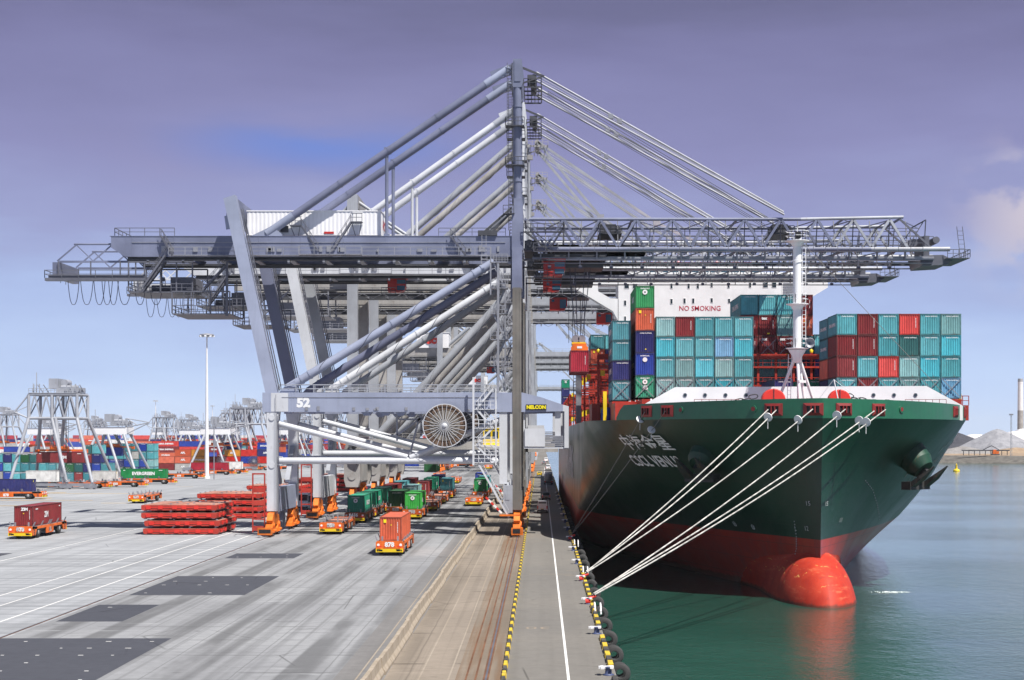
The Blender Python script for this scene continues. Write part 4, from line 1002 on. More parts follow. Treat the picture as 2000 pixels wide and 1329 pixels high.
def bulb_mat():  # hull's red mixed lighter, sunlight on the bulb put into the colour
    t = NT('bulb_paint_red_sunlit'); co = t.coord(); sp = t.n('ShaderNodeSeparateXYZ'); t.l(co, sp.inputs[0]); n = t.noise(co, .35, 5, .6); s = t.noise(co, 1, 6, .7, sc=(.5, .15, 1.6), w=2); f = t.noise(co, .9, 6, .7)
    c = t.mix(t.smooth(n, .3, .7), (.40, .027, .014), (.52, .050, .023)); c = t.mix(t.math('MULTIPLY', t.smooth(s, .55, .70), .5), c, (.66, .19, .09))
    c = t.mix(t.math('MULTIPLY', t.smooth(f, .55, .72), .5), c, (.26, .035, .03)); st = t.noise(co, 1, 6, .7, sc=(1.4, 1.4, .1), w=8); c = t.mix(t.math('MULTIPLY', t.smooth(st, .56, .70), .4), c, (.20, .04, .035))
    w = t.noise(co, 1.0, 3, .6, sc=(.4, .4, .4), w=6)
    lines = t.math('ABSOLUTE', t.math('SUBTRACT', t.math('FRACT', t.math('ADD', t.math('MULTIPLY', sp.outputs[2], .9), t.math('MULTIPLY', w, 2.2))), .5))
    m_ = t.math('MULTIPLY', t.math('LESS_THAN', lines, .035), t.smooth(t.noise(co, .8, 4, .7), .52, .60)); up = t.smooth(sp.outputs[2], -3.6, -2.4)
    c = t.mix(t.math('MULTIPLY', t.math('MULTIPLY', m_, up), .8), c, (.80, .42, .12))
    edge = t.math('MULTIPLY_ADD', t.math('SUBTRACT', f, .5), .9, -4.75)
    c = t.mix(t.smooth(t.math('SUBTRACT', sp.outputs[2], edge), -.1, .25, .75, 0), c, (.04, .03, .02))
    t.l(c, t.b.inputs['Base Color']); t.b.inputs['Roughness'].default_value = .62; t.b.inputs['Specular IOR Level'].default_value = .3; t.bump(t.noise(co, .7, 4, .6), .2, .05); return t.m
M['bulb'] = bulb_mat(); M['scrape'] = plain('scrape_yellow_white', (.75, .45, .16))
# hull shell
zs = [-8, -6.5, -5, -3.5, -2, -.5, 1, 2.1, 3.5, 5, 7, 9, 10.9, 12.5, 14, 15, 15.9]
b = MB(); N = 64
ts = [(i/N)**1.8 for i in range(N+1)]
for side in (-1, 1):
    vs = []
    for z in zs:
        st, L, p, q = lerp(z, LINES)
        for t in ts:
            Y = st+t*122; vs.append((hull_x(z, Y, side), Y, z))
        vs.append((SX+side*25.6, 545, z))
    m = N+2; fs = []
    for j in range(len(zs)-1):
        for i in range(m-1):
            q = (j*m+i, j*m+i+1, (j+1)*m+i+1, (j+1)*m+i); fs.append(q if side > 0 else tuple(reversed(q)))
    b.add(vs, fs, 0, True)
b.quad((SX-25.6, 545, -8), (SX+25.6, 545, -8), (SX+25.6, 545, 15.9), (SX-25.6, 545, 15.9))
hull = b.obj('hull', M['hull'], ship)
# decks
b = MB(); vs = []; ys = [181.3+(i/40)**1.6*118 for i in range(41)]+[545]
for Y in ys: vs += [(hull_x(15.9, Y, -1)+.05, Y, 15.85), (hull_x(15.9, Y, 1)-.05, Y, 15.85)]
b.add(vs, [(2*i, 2*i+1, 2*i+3, 2*i+2) for i in range(len(ys)-1)]); b.obj('deck', M['galv'], ship)
# bulbous bow, faired into the stem and forefoot
def bulb_hb(Z, Y):
    st, L, p, q = lerp(Z, LINES); a = hb(Z, Y) if Y > st else -(st-Y)*1.6
    e = 1-((Z+7.4)/8.2)**2-((Y-188)/(12.0 if Y < 188 else 27.0))**2; w = 4.9*math.copysign(math.sqrt(abs(e)), e)
    k = max(0, min(1, (.2-Z)/3.0)); k = k*k*(3-2*k); return (a+w+math.sqrt((a-w)**2+.004+3.2*k))/2-.03-.22*k
b = MB(); nz_, ny_ = 72, 48; rows = []
for j in range(nz_+1):
    Z = -8+9.9*j/nz_; lo = 172.0
    while bulb_hb(Z, lo) <= 0: lo += .02
    rows.append((Z, lo))
for side in (-1, 1):
    vs = []
    for Z, lo in rows:
        for i in range(ny_+1): Y = lo+(222-lo)*(i/ny_)**2; vs.append((SX+side*(max(0, bulb_hb(Z, Y)) if i else 0), Y, Z))
    m = ny_+1; fs = []
    for j in range(nz_):
        for i in range(ny_): q = (j*m+i, j*m+i+1, (j+1)*m+i+1, (j+1)*m+i); fs.append(q if side > 0 else tuple(reversed(q)))
    b.add(vs, fs, 0, True)
b.obj('bulbous_bow', M['bulb'], ship)
# bulwark band round the bow
b = MB(); vs = []; pts = []
for side in (-1, 1):
    yy = [181.2+(i/44)**1.8*(24.5 if side < 0 else 34) for i in range(45)]
    pts.append([(hull_x(15.9, Y, side), Y) for Y in yy])
line = list(reversed(pts[0])) + pts[1][1:]
for k, (x, y) in enumerate(line):
    zt = top_z(y); 
    if k == 0: zt = 16.2
    if k == 1: zt = 17.2
    nx = (x-SX)*.0
    vs += [(x, y, 15.9), (x, y, zt), (x+(SX-x)*.02, y+.25, zt), (x+(SX-x)*.02, y+.25, 15.9)]
for i in range(len(line)-1):
    a, d = 4*i, 4*i+4
    b.add([vs[a], vs[d], vs[d+1], vs[a+1]], [(0, 1, 2, 3)], 0, True); b.add([vs[a+1], vs[d+1], vs[d+2], vs[a+2]], [(0, 1, 2, 3)]); b.add([vs[a+2], vs[d+2], vs[d+3], vs[a+3]], [(0, 1, 2, 3)], 0, True)
M['bulwark'] = paint('bulwark_green_paint', (.014, .13, .068), .38, wear=.2, scale=.3)
b.obj('bulwark', M['bulwark'], ship)
# fairleads let into the bulwark
FL = [(1263, -1), (1303, -1), (1511, -1), (1588, -1), (1648, 1), (1716, 1), (1866, 1), (1884, 1)]
FP = []
for px, side in FL:
    p = hull_at(px, 15.9, side); p.z = 16.9; n = hull_n(Vector((p.x, p.y, 15.9)), side); n.z = 0; n.normalize(); t = Vector((0, 0, 1)).cross(n)
    k = empty('fairlead', p); par(k, ship)
    fo = MB()
    def Q(u, z, o): return t*u + Vector((0, 0, z)) + n*o
    w1, h1, w2, h2 = 1.15, .70, .75, .40
    ring = [(-w1, -h1), (w1, -h1), (w1, h1), (-w1, h1)]; rin = [(-w2, -h2), (w2, -h2), (w2, h2), (-w2, h2)]
    for i in range(4):
        j = (i+1) % 4
        fo.quad(Q(*ring[i], .05), Q(*ring[j], .05), Q(*rin[j], .22), Q(*rin[i], .22)); fo.quad(Q(*rin[i], .22), Q(*rin[j], .22), Q(*rin[j], .04), Q(*rin[i], .04)); fo.quad(Q(*ring[i], -.3), Q(*ring[j], -.3), Q(*ring[j], .05), Q(*ring[i], .05))
    fo.quad(*[Q(*q, .06) for q in rin], 1); fo.tube(Q(-w2*.3, -h2, .16), Q(-w2*.3, h2, .16), .1, 8); fo.tube(Q(w2*.3, -h2, .16), Q(w2*.3, h2, .16), .1, 8)
    fo.obj('roller_frame', [M['fair_red'], M['black']], k); FP.append(p+n*.25)
for px, side in ((1330, -1), (1760, 1), (1852, 1), (1472, -1)):
    p = hull_at(px, 15.9, side); p.z = 17.0; n = hull_n(Vector((p.x, p.y, 15.9)), side); n.z = 0; n.normalize()
    b = MB(); b.tube(p-n*.1, p+n*.12, .42, 14, 0); b.tube(p+n*.12, p+n*.14, .26, 12, 1); b.obj('chock', [M['bulwark'], M['fair_red']], ship)
# lettering that follows the hull
def hull_text(s, size, Yc, Zc, side, mat, bold=.03, name='lettering', sx=1.0):
    vs, fs = textmesh(s, bold); b = MB(); o = []
    for v in vs:
        Y = Yc + side*v.x*size*sx; Z = Zc + v.y*size; p = Vector((hull_x(Z, Y, side), Y, Z)); o.append(p + hull_n(p, side)*.16)
    b.add(o, fs); return b.obj(name, mat, ship)
p = hull_at(1300, 10.6, -1); hull_text('CSCL VENUS', 1.95, p.y+2.0, 10.7, -1, M['letter_white'], .022, sx=.97)
p = hull_at(1266, 12.6, -1); hull_text('中海金星', 2.05, p.y, 13.0, -1, M['letter_white'], .012, sx=1.25)
hull_text('CHINA SHIPPING', 8.5, 336, 8.6, -1, M['letter_white'], .02, sx=1.15)
for px, Z in ((1437, 3.1), (1473, 2.9)):
    p = hull_at(px, Z, -1); hull_text('O', .9, p.y, Z, -1, M['letter_grey'], .0); hull_text('x', .9, p.y, Z+.05, -1, M['letter_grey'], .0)
for px, Z, s in ((1577, 3.3, '12'), (1580, 6.2, '15'), (1590, -.9, '9'), (1612, 6.2, '15'), (1640, 4.1, 'I I I'), (1556, 3.2, 'L')):
    sd = -1 if px < 1603 else 1; p = hull_at(px, Z, sd); hull_text(s, .75, p.y, Z, sd, M['letter_grey'], .0)
b = MB()   # row of pilot marks running down the port and starboard bow
for side, L_ in ((-1, [(1552, 4), (1556, 2.2), (1556, .8), (1550, -.8), (1540, -2.2), (1530, -3.4), (1526, -4.6)]), (1, [(1690, 8.6), (1704, 7.4), (1712, 5.6), (1716, 4.0), (1718, 2.8)])):
    for (p0, z0), (p1, z1) in zip(L_, L_[1:]):
        for i in range(5):
            q = hull_at(p0+(p1-p0)*i/5, z0+(z1-z0)*i/5, side); q += hull_n(q, side)*.05; b.box(q.x-.045, q.x+.045, q.y-.05, q.y+.05, q.z-.06, q.z+.06)
b.obj('draught_marks', M['letter_grey'], ship)
rr = random.Random(11); b = MB()   # scuff marks on the starboard flare
for k in range(26):
    Z = rr.uniform(8.5, 13.5); Y = rr.uniform(203, 220); p = Vector((hull_x(Z, Y, 1), Y, Z)); q = Vector((hull_x(Z-.7, Y+.3, 1), Y+.3, Z-.7)); n = hull_n(p, 1)*.04; b.beam(p+n, q+n, .05)
b.obj('scuff_marks', M['letter_grey'], ship)
# anchors in their bolsters
def anchor(px, Z, side, out, drop):
    p = hull_at(px, Z, side); n = hull_n(p, side); d = (n*1.0+Vector((0, -.25, -.25))).normalized()
    k = empty('anchor', (0, 0, 0)); par(k, ship)
    b = MB(); b.tube(p-d*2.8, p+d*out*.6, 2.3, 24, 0, 1.8); b.tube(p+d*out*.6, p+d*out, 1.84, 24, 0, 1.3); b.obj('bolster', M['bolster'], k)
    a = p+d*(out+.25); t = Vector((0, 0, 1)).cross(d); t.normalize(); dn = d.cross(t); dn = -dn if dn.z > 0 else dn
    b = MB(); b.beam(a-d*.8, a+d*.5, .7, .7); c = a+dn*drop+d*.3
    b.beam(a, c, .8, .6)
    b.beam(c-t*2.2, c+t*2.2, 1.3, 1.0)
    for s in (-1, 1):
        r0 = c+t*s*1.5; tip = r0-dn*4.2+d*.8
        b.beam(r0+d*.2, r0-dn*2.0+d*.6, 1.25, .6, 0, 1.1, .5); b.beam(r0-dn*2.0+d*.6, tip, 1.1, .5, 0, .12, .12)
    b.obj('fluke', M['anchor'], k)
M['bolster'] = paint('bolster_green_paint', (.005, .05, .028), .5, wear=.35, scale=.4, rust=.3)
M['anchor'] = paint('rusty_dark_anchor', (.035, .035, .035), .6, wear=.4, rust=.5, scale=1.0)
anchor(1376, 11.3, -1, 1.5, 1.5); anchor(1780, 11.5, 1, 2.5, 2.2)
# breakwater, windlasses, chains
b = MB(); b.prism([(12.4, 17.5), (17.0, 20.05), (48.8, 20.2), (53.4, 17.7), (53.4, 15.85), (12.4, 15.85)], 'y', 204.0, 204.3)
for q in range(14, 54, 4): b.prism([(204.3, 15.9), (206.0, 15.9), (204.3, 18.6)], 'x', q-.1, q+.1)
bw = b.obj('breakwater', M['white'], ship)
for px in (1338, 1377, 1417, 1457, 1706, 1746, 1788):
    x, z = W(px, 772, 204); b = MB(); b.tube((x, 203.93, z), (x, 204.0, z), .26, 14, 0); b.tube((x, 203.9, z), (x, 203.93, z), .19, 12, 1); b.obj('porthole', [M['galv'], M['glass']], bw)
for px, w, s in ((1511, 1.45, 1), (1640, 1.35, -1)):
    x, _ = W(px, 770, 196.5); k = empty('windlass', (x, 197, 16.15)); par(k, ship)
    b = MB(); b.lathe([(0, -.75), (w*.92, -.75), (w, -.7), (w, .6), (w*.95, .7), (0, .7)], (0, 0, 2.05), 'y', 30, 0, False); b.tube((0, -.9, 2.05), (0, -.7, 2.05), .16, 10, 1); b.beam((0, -.79, 2.1), (0, -.79, 2.05+w), .08, mat=1); b.obj('gear_cover', [M['sign_red'], M['dark_steel']], k)
    b = MB(); b.box(-1.9, 1.9, -1.4, 1.4, -.3, .7); b.tube((s*.9, .3, 1.3), (s*2.6, .3, 1.3), .75, 16); b.box(s*2.4-.5, s*2.4+.5, -.5, .8, 0, 2.0); b.obj('drum', M['sign_red'], k)
def chain(p, q, n, name='chain'):
    b = MB(); p, q = Vector(p), Vector(q); d = (q-p).normalized()
    for i in range(n):
        c = p.lerp(q, (i+.5)/n)-Vector((0, 0, .35*math.sin(math.pi*(i+.5)/n))); L = (q-p).length/n*.62; w = .27
        u = Vector((0, 0, 1)) if i % 2 == 0 else Vector((0, 1, 0)); u = (u-d*u.dot(d)).normalized()
        pts = [c+d*L*math.copysign(min(1, abs(math.cos(t))*1.25), math.cos(t))+u*w*math.sin(t) for t in [2*math.pi*k/12 for k in range(13)]]; b.path(pts, .075, 6)
    b.obj(name, M['dark_steel'], ship)
chain((26.8, 200, 18.9), (20.8, 200.6, 17.9), 7); chain((37.9, 200, 19.0), (43.6, 200.6, 18.1), 7)
for px, w, h in ((1430, .8, 1.7), (1585, .7, 2.6), (1563, .4, 2.0), (1742, .6, 1.8), (1785, .8, 1.7)):
    x, z = W(px, 778, 198); b = MB(); b.box(x-w, x+w, 197.5, 198.7, 15.9, 15.9+h); b.tube((x-w*1.4, 198, 15.9+h*.7), (x+w*1.4, 198, 15.9+h*.7), h*.25, 12); b.obj('mooring_winch', M['sign_red'], ship)
b = MB(); b.rail((19.0, 199.5, 17.2), (24.5, 199.5, 17.2), 1.2, .9, .03); b.rail((45.2, 200, 17.2), (50.3, 200, 17.2), 1.2, .9, .03); b.obj('deck_railing', M['fair_red'], ship)
b = MB(); b.tube((35.9, 192, 15.9), (34.9, 192, 20.6), .07, 6); b.tube((34.9, 192, 20.6), (38.2, 193, 18.2), .03, 4); b.tube((34.9, 192, 20.6), (33.2, 193, 18.2), .03, 4); b.obj('jackstaff', M['white'], ship)
b = MB(); b.tube((32, 199.5, 38.2), (52.5, 206, 18.2), .035, 5); b.obj('stay_wire', M['rope_dark'], ship)
# foremast
mx, my = 31.7, 199.3
k = empty('foremast', (mx, my, 0)); par(k, ship)
b = MB(); b.tube((0, 0, 23.6), (0, 0, 38.4), .52, 18); b.lathe([(.68, 35.4), (.70, 35.5), (.68, 35.6)], n=18); b.tube((0, 0, 38.4), (0, 0, 39.6), .06, 6); b.lathe([(1.1, 24.5), (.62, 23.7), (.56, 22.9), (.5, 22.9)], n=20)
b.obj('pole', M['white'], k)
for ex, ey in ((-2.9, 2.6), (3.2, 2.6), (.15, -1.7), (1.4, .6)):
    b = MB(); b.tube((ex*.12, ey*.12, 23.3), (ex, ey, 15.9), .2, 10); b.obj('leg', M['white'], k)
b = MB(); b.beam((0, -1.0, 20.6), (1.0, .2, 20.6), .3); b.beam((0, -1.4, 18.2), (1.1, .4, 18.2), .3); b.tube((.1, -.3, 15.9), (.1, -.3, 21.8), .17, 8); b.obj('cross_tie', M['white'], k)
for z, r in ((24.75, 1.4), (30.2, 1.4), (38.0, 1.5)):
    b = MB(); b.lathe([(.52, z-.75), (.85, z-.25), (r, z-.08), (r, z), (.5, z)], n=20, smooth=False); 
    for i in range(10):
        t, t2 = 2*math.pi*i/10, 2*math.pi*(i+1)/10; p = Vector((r*.96*math.cos(t), r*.96*math.sin(t), z)); q = Vector((r*.96*math.cos(t2), r*.96*math.sin(t2), z)); b.rail(p, q, 1.15, 3, .035)
    b.obj('platform', M['white'], k)
b = MB(); b.ladder((.8, -.25, 24.8), (.8, -.25, 38.0), .42, step=.5, r=.035); b.ladder((-.95, .9, 16), (-.75, .8, 24.0), .42, step=.5, r=.035); b.obj('ladder', M['white'], k)
b = MB(); b.box(-.3, .3, -1.0, -.5, 38.2, 39.0); b.obj('mast_lamp', M['black'], k)
b = MB(); b.lathe([(.15, .5), (.28, .0), (.62, -.45), (.56, -.42), (.1, .1)], (1.35, -1.0, 25.3), 'y', 18); b.obj('fog_horn', M['galv'], k)
# lashing bridges
M['lash_red'] = paint('lashing_bridge_red', (.40, .030, .015), .45, wear=.25, scale=.6)
def lashing(y, x0, x1, zt, lights=True):
    b = MB(); n = round((x1-x0)/2.55)
    for i in range(n+1):
        x = x0+(x1-x0)*i/n; b.box(x-.16, x+.16, y-.2, y+.2, 15.9, zt)
        if i % 3 == 0: b.box(x-.12, x+.12, y+1.4, y+1.6, 15.9, zt-1)
    z = 18.6
    while z < zt: b.box(x0-.2, x1+.2, y-.55, y+1.6, z-.25, z); b.rail((x0, y-.5, z), (x1, y-.5, z), 1.05, 1.27, .035); z += 2.7
    b.box(x0-.2, x1+.2, y-.22, y+.22, zt-.9, zt-.2)
    o = b.obj('lashing_bridge', M['lash_red'], ship)
    b = MB()
    if y < 240:
        for i in range(0, n+1, 6): x = x0+(x1-x0)*i/n; b.lathe([(.22, 0), (.3, .35), (0, .6)], (x, y, zt), n=10)
    for q in (17.2, 22.6): b.box(x0+.3, x0+.95, y-.62, y-.45, q, q+.8)
    b.obj('warning_lamp', M['yellow'], o); return o
lashing(235.2, 8.4, 55.0, 26.0); lashing(250, 6.8, 56.6, 24.4); lashing(264.5, 6.6, 56.8, 25.0); lashing(279, 6.6, 56.8, 24.4); lashing(294.5, 6.6, 56.8, 27.0)
for y in (362, 380, 400, 425, 450, 480, 510): lashing(y, 6.6, 56.8, 23.2)
b = MB()   # hatch coamings and stanchions
for y0, y1, xa, xb in ((206.8, 219.8, 13.0, 54.0), (221, 234, 9.8, 54.5), (236.5, 249, 7.5, 56)): b.box(xa, xb, y0, y1, 15.9, 18.6)
for x in (10.3, 52.0): b.box(x-.6, x+2.2, 210, 221, 15.9, 18.2)
b.box(53.6, 56.0, 211, 219, 15.9, 17.9); b.rail((53.6, 211, 17.9), (56, 211, 17.9), 1.2, .8, .05)
b.obj('hatch_coaming', M['lash_red'], ship)
b = MB(); b.box(8.6, 9.1, 222, 222.5, 15.9, 20.0); b.box(55.2, 55.6, 213, 213.4, 17.9, 19.4); b.obj('vent_post', M['yellow'], ship)
b = MB(); b.lathe([(.9, 0), (.9, 1.6), (.6, 2.0), (0, 2.0)], (9.4, 228, 15.9), n=12); b.box(10.0, 10.9, 227, 229, 15.9, 18); b.obj('deck_tank', M['c_blue'], ship)
b = MB(); b.ladder((5.7, 256, 15.9), (5.7, 256, 24.5), 1.0, step=.5, r=.07); b.box(5.6, 6.4, 254, 257, 15.9, 23.6); b.obj('gangway_frame', M['galv'], ship)
# deck house with bridge wings
k = empty('superstructure', (0, 0, 0)); par(k, ship); YS = 312.0
def P_(px, py): return W(px, py, YS)
b = MB(); b.box(15.05, 46.7, YS, YS+11, 15.9, 44.3)
wing = [(1117, 544), (1117, 560), (1197, 608), (1207, 626), (1207, 544)]; b.prism([P_(*q) for q in [(1117, 544), (1117, 560), (1168, 590.5), (1168, 544)]], 'y', YS, YS+4)
b.prism([P_(*q) for q in [(1168, 544), (1168, 557), (1206.8, 557), (1206.8, 544)]], 'y', YS, YS+4); b.prism([P_(*q) for q in [(1168, 569), (1168, 590.5), (1197, 608), (1206.8, 626), (1206.8, 584), (1192, 583)]], 'y', YS, YS+4)
b.prism([P_(*q) for q in [(1617, 544), (1617, 562), (1575, 587), (1527, 600), (1527, 544)]], 'y', YS, YS+4)
b.box(18.7, 42.7, YS+.6, YS+9, 44.3, 47.1)
b.obj('house', M['white'], k)
b = MB(); b.box(18.5, 42.9, YS+.4, YS+9, 47.1, 47.5); b.obj('roof_edge', M['red_edge'] if 'red_edge' in M else M['sign_red'], k)
b = MB(); b.rail((6.2, YS, 44.3), (18, YS, 44.3), 1.1, 2, .05); b.rail((43, YS, 44.3), (55, YS, 44.3), 1.1, 2, .05); b.tube((27, YS+4, 47.5), (27, YS+4, 52.0), .2, 8); b.tube((34.5, YS+4, 47.5), (34.5, YS+4, 51), .15, 8); b.beam((25.5, YS+4, 50), (29, YS+4, 50), .2); b.obj('bridge_railing', M['white'], k)
for px, py, w, h in [(1224, 559, .95, .75), (1240.5, 559, .95, .75), (1270, 559, .45, .8), (1311.5, 559, .5, .8), (1345, 559, .5, .8), (1363, 559, .5, .8), (1390, 557, .5, .7), (1423, 558, .5, .8), (1465, 557, .5, .8), (1495, 557, 1.0, .8), (1512, 557, .9, .8), (1221, 592, .5, .8), (1311.5, 589, .5, .8), (1337, 588, .5, .8), (1354, 588, .5, .8), (1390, 587, .5, .7), (1424, 588, .5, .7), (1221, 623, .45, .8), (1466, 590, .5, .7)]:
    x, z = P_(px, py); w *= .52; h *= .56; f = MB(); f.box(x-w, x+w, YS-.06, YS-.002, z-h-.08, z+h+.08); fo = f.obj('window', M['white_clean'], k)
    f = MB(); f.box(x-w+.07, x+w-.07, YS-.08, YS-.06, z-h, z+h); f.obj('pane', M['glass'], fo)
b = MB()
for i in range(5): x0, z0 = P_(1530, 553+i*5); b.box(x0, x0+2.6, YS-.1, YS-.02, z0-.34, z0)
b.obj('louvre', M['galv'], k)
for i in range(12):
    b = MB(); x = 19.2+i*1.96; b.box(x, x+1.62, YS+.55, YS+.59, 45.4, 46.6); b.obj('wheelhouse_window', M['glass_blue'], k)
b = MB(); b.text('NO SMOKING', 1.36, (30.8, YS-.04, 38.45), bold=.005, sx=.94); b.obj('lettering', M['letter_red'], k)
# funnel casing far aft
b = MB(); b.box(22, 42, 470, 482, 15.9, 44); b.obj('funnel_casing', M['white'], ship)

# ------------------------------------------------------------------ containers on the ship
ORD = ['first', 'second', 'third', 'fourth', 'fifth', 'sixth', 'seventh', 'eighth', 'ninth', 'tenth', 'eleventh', 'twelfth', 'thirteenth', 'fourteenth', 'fifteenth', 'sixteenth', 'seventeenth', 'eighteenth', 'nineteenth', 'twentieth']
TIER = {1: ['only'], 2: ['bottom', 'top'], 3: ['bottom', 'middle', 'top'], 4: ['bottom', 'second', 'third', 'top'], 5: ['bottom', 'second', 'third', 'fourth', 'top']}
GS = 'containers stacked on the ship'
def lash_x(x, y, z, h=2.55):
    b = MB(); w = 1.22
    for o in (-.06, .06): b.beam((x-w, y-.12, z+h+o), (x+w, y-.12, z+.1+o), .045); b.beam((x-w, y-.12, z+.1+o), (x+w, y-.12, z+h+o), .045)
    b.obj('lashing_rod', M['galv'], ship)
def stack(cols, x, y, z0, Hh, where, L=12.19, decos=None, rods=True):
    "x is the left edge, y the near end, z0 the foot of the stack, Hh the height of one box in metres"
    n = len(cols); z = z0; x += 1.22*KS
    for i, c in enumerate(cols):
        d = decos[i] if decos else ('plate' if c == 'orange' else 'strip' if c in ('red', 'maroon') else 'cs')
        container(c, (x, y+L*KS/2, z), f'{CNAME[c]} container, {TIER[n][i]} of the {where}', GS, 0, L, Hh-.02, d); z += Hh*KS
    if rods: lash_x(x, y, z0)
# forward starboard block: six columns of four, left column made of twenty-foot boxes
B1 = [['teal', 'maroon', 'maroon', 'teal'], ['maroon', 'teal', 'maroon', 'maroon'], ['teal', 'red', 'teal', 'teal'], ['pale', 'pale', 'petrol', 'red'], ['teal', 'aqua', 'teal', 'teal'], ['skyblue', 'teal', 'aqua', 'pale']]
for i, cols in enumerate(B1):
    stack(cols, 38.0+2.68*i, 207, 18.65, 2.58, f'{ORD[i]} column, six-column block right of the foremast', 6.06 if i == 0 else 12.19)
stack(['navy', 'orange', 'teal2', 'teal2'], 38.0, 213.6, 18.65, 2.56, 'stack behind the left edge of the six-column block', 6.06, rods=False)
# second bay: tall mixed stack and the wide teal block left of the mast
stack(['emerald', 'blue', 'navy', 'orange', 'green'], 13.0, 221, 19.1, 2.9, 'tallest stack near the white superstructure', decos=['45', 'oval', 'tri', 'plate', 'uni'])
stack(['teal2', 'navy', 'teal2', 'teal2'], 9.85, 222, 18.75, 2.6, 'outermost port stack, left of the tallest')
B2 = [['pale', 'teal', 'aqua', 'pale'], ['pale', 'pale', 'teal', 'maroon'], ['teal', 'aqua', 'teal', 'teal'], ['aqua', 'pale', 'skyblue', 'teal'], ['teal', 'teal', 'aqua', 'teal']]
for i, cols in enumerate(B2): stack(cols, 15.8+2.69*i, 221, 19.1, 2.63, f'{ORD[i]} column, wide teal block left of the foremast')
stack(['navy'], 32.0, 221, 18.9, 2.6, 'row behind the foremast legs', rods=False)
stack(['emerald'], 36.4, 221, 18.9, 2.6, 'row behind the foremast, beside the right block', rods=False)
stack(['teal', 'teal', 'navy', 'teal'], 55.1-2.6, 221, 19.1, 2.65, 'stack peeping out behind the right block', rods=False)
# third bay
B3 = [['teal2', 'teal2', 'maroon', 'red', 'teal'], ['teal', 'teal', 'maroon', 'maroon', 'teal'], ['teal', 'teal', 'maroon', 'pale', 'teal'], ['navy', 'navy', 'teal2', 'orange', 'maroon']]
for i, cols in enumerate(B3): stack(cols, 29.3+2.68*i, 236.5, 19.4, 2.87, f'{ORD[i]} column, tall block behind the foremast', rods=False, decos=[('tex' if c == 'maroon' and i in (1, 2) else 'plate' if c in ('red', 'orange', 'maroon') else 'cs') for c in cols])
for i in (2, 1): lash_x(29.3+2.68*i+1.3, 236.4, 19.4+2*2.87*KS)
stack(['teal', 'blue', 'teal'], 40.1, 236.5, 19.4, 2.95, 'low stack behind the foremast horn', rods=False)
# bays before the superstructure on the port side
stack(['navy', 'teal2', 'teal2', 'orange', 'teal2'], 9.2, 297, 19.0, 2.55, 'small stack behind the red lashing frames', rods=False)
stack(['navy', 'teal2', 'teal2', 'navy', 'teal'], 11.9, 297, 19.0, 2.55, 'small stack just right of the frames\' smallest stack', rods=False)
stack(['dgreen'], 12.0, 283, 18.6, 2.6, 'low hatch behind the red lashing bars', rods=False, decos=['uni'])
stack(['navy', 'navy', 'navy', 'navy', 'emerald'], 6.7, 515, 18, 2.6, 'far stack along the ship\'s quay side', rods=False, decos=['id']*4+['uni'])

# container under the spreader of the first crane
container('crimson', (5.5, 234.5, 22.9), 'crimson container hanging from the orange spreader beside the red lashing frames', 'containers in the air', 0, 12.19, 2.9, 'hang')
def spreader(loc, rz, label, Ls=12.2, hb_=True):
    k = empty('spreader', loc, rz, label, 'spreader', 'crane spreaders')
    b = MB(); b.box(-.5, .5, -Ls/2, Ls/2, .25, .75)
    for s in (-1, 1): b.box(-1.2, 1.2, s*Ls/2-.25, s*Ls/2+.25, .1, .7)
    for s in (-1, 1): b.box(-.9, .9, s*2.2-.5, s*2.2+.5, .7, 1.3)
    b.prism([(-1.15, .1), (1.15, .1), (.95, 1.15), (-.95, 1.15)], 'y', -Ls/2-.3, -Ls/2+.3); b.obj('frame', M['orange'], k)
    if hb_:
        b = MB(); b.box(-1.0, 1.0, -1.6, 1.6, 1.3, 1.6); b.obj('head_block', M['yellow'], k)
        for s in (-.45, .45):
            b = MB(); b.tube((s-.0, -1.5, 2.1), (s, 1.5, 2.1), .55, 16); b.obj('sheave', M['galv'], k)
        b = MB(); b.box(-.35, .35, -Ls/2-.33, -Ls/2-.3, .45, .75); b.obj('plate', M['white'], k)
    return k
spreader((5.5, 234.5, 25.8), 0, 'orange spreader holding the crimson container on ropes beside the ship')

# ------------------------------------------------------------------ mooring lines
def rope(p, q, r, label, mat, sag=.6, guard=None):
    p, q = Vector(p), Vector(q); b = MB(); n = 14; pts = [p.lerp(q, i/n)-Vector((0, 0, sag*4*(i/n)*(1-i/n))) for i in range(n+1)]
    b.path(pts, r, 8); o = b.obj('mooring_line', mat); tag(o, label, 'rope', 'mooring lines from bow to quay')
    if guard is not None:
        c = p.lerp(q, guard); d = (q-p).normalized(); b = MB(); b.tube(c-d*.05, c+d*.05, .52, 20); b.tube(c+d*.05-Vector((0, 0, .5)), c+d*.05-Vector((0, 0, 1.3)), .04, 4); b.obj('rat_guard', M['white'], o)
BA, BB, BC = (4.25, 154.7, .75), (4.25, 133.6, .75), (4.25, 219, .6)
off = lambda p, dx_, dz_: (p[0]+dx_, p[1], p[2]+dz_)
rope(FP[2]-Vector((.5, 0, 0)), off(BA, 0, 0), .072, 'white mooring rope, upper of the pair from the leftmost bow fairlead', M['rope'], .4)
rope(FP[2]+Vector((.5, 0, 0)), off(BA, .1, .15), .072, 'white mooring rope with a disc guard, lower of the leftmost pair', M['rope'], .7, .055)
rope(FP[3], off(BA, .2, .1), .072, 'single white mooring rope from the fairlead left of the stem', M['rope'], .6, .075)
rope(FP[4], off(BB, 0, 0), .072, 'single white mooring rope from the fairlead right of the stem', M['rope'], .6, .045)
rope(FP[5]-Vector((.5, 0, 0)), off(BB, .1, .1), .072, 'white mooring rope, upper of the rightmost pair', M['rope'], .6, .08)
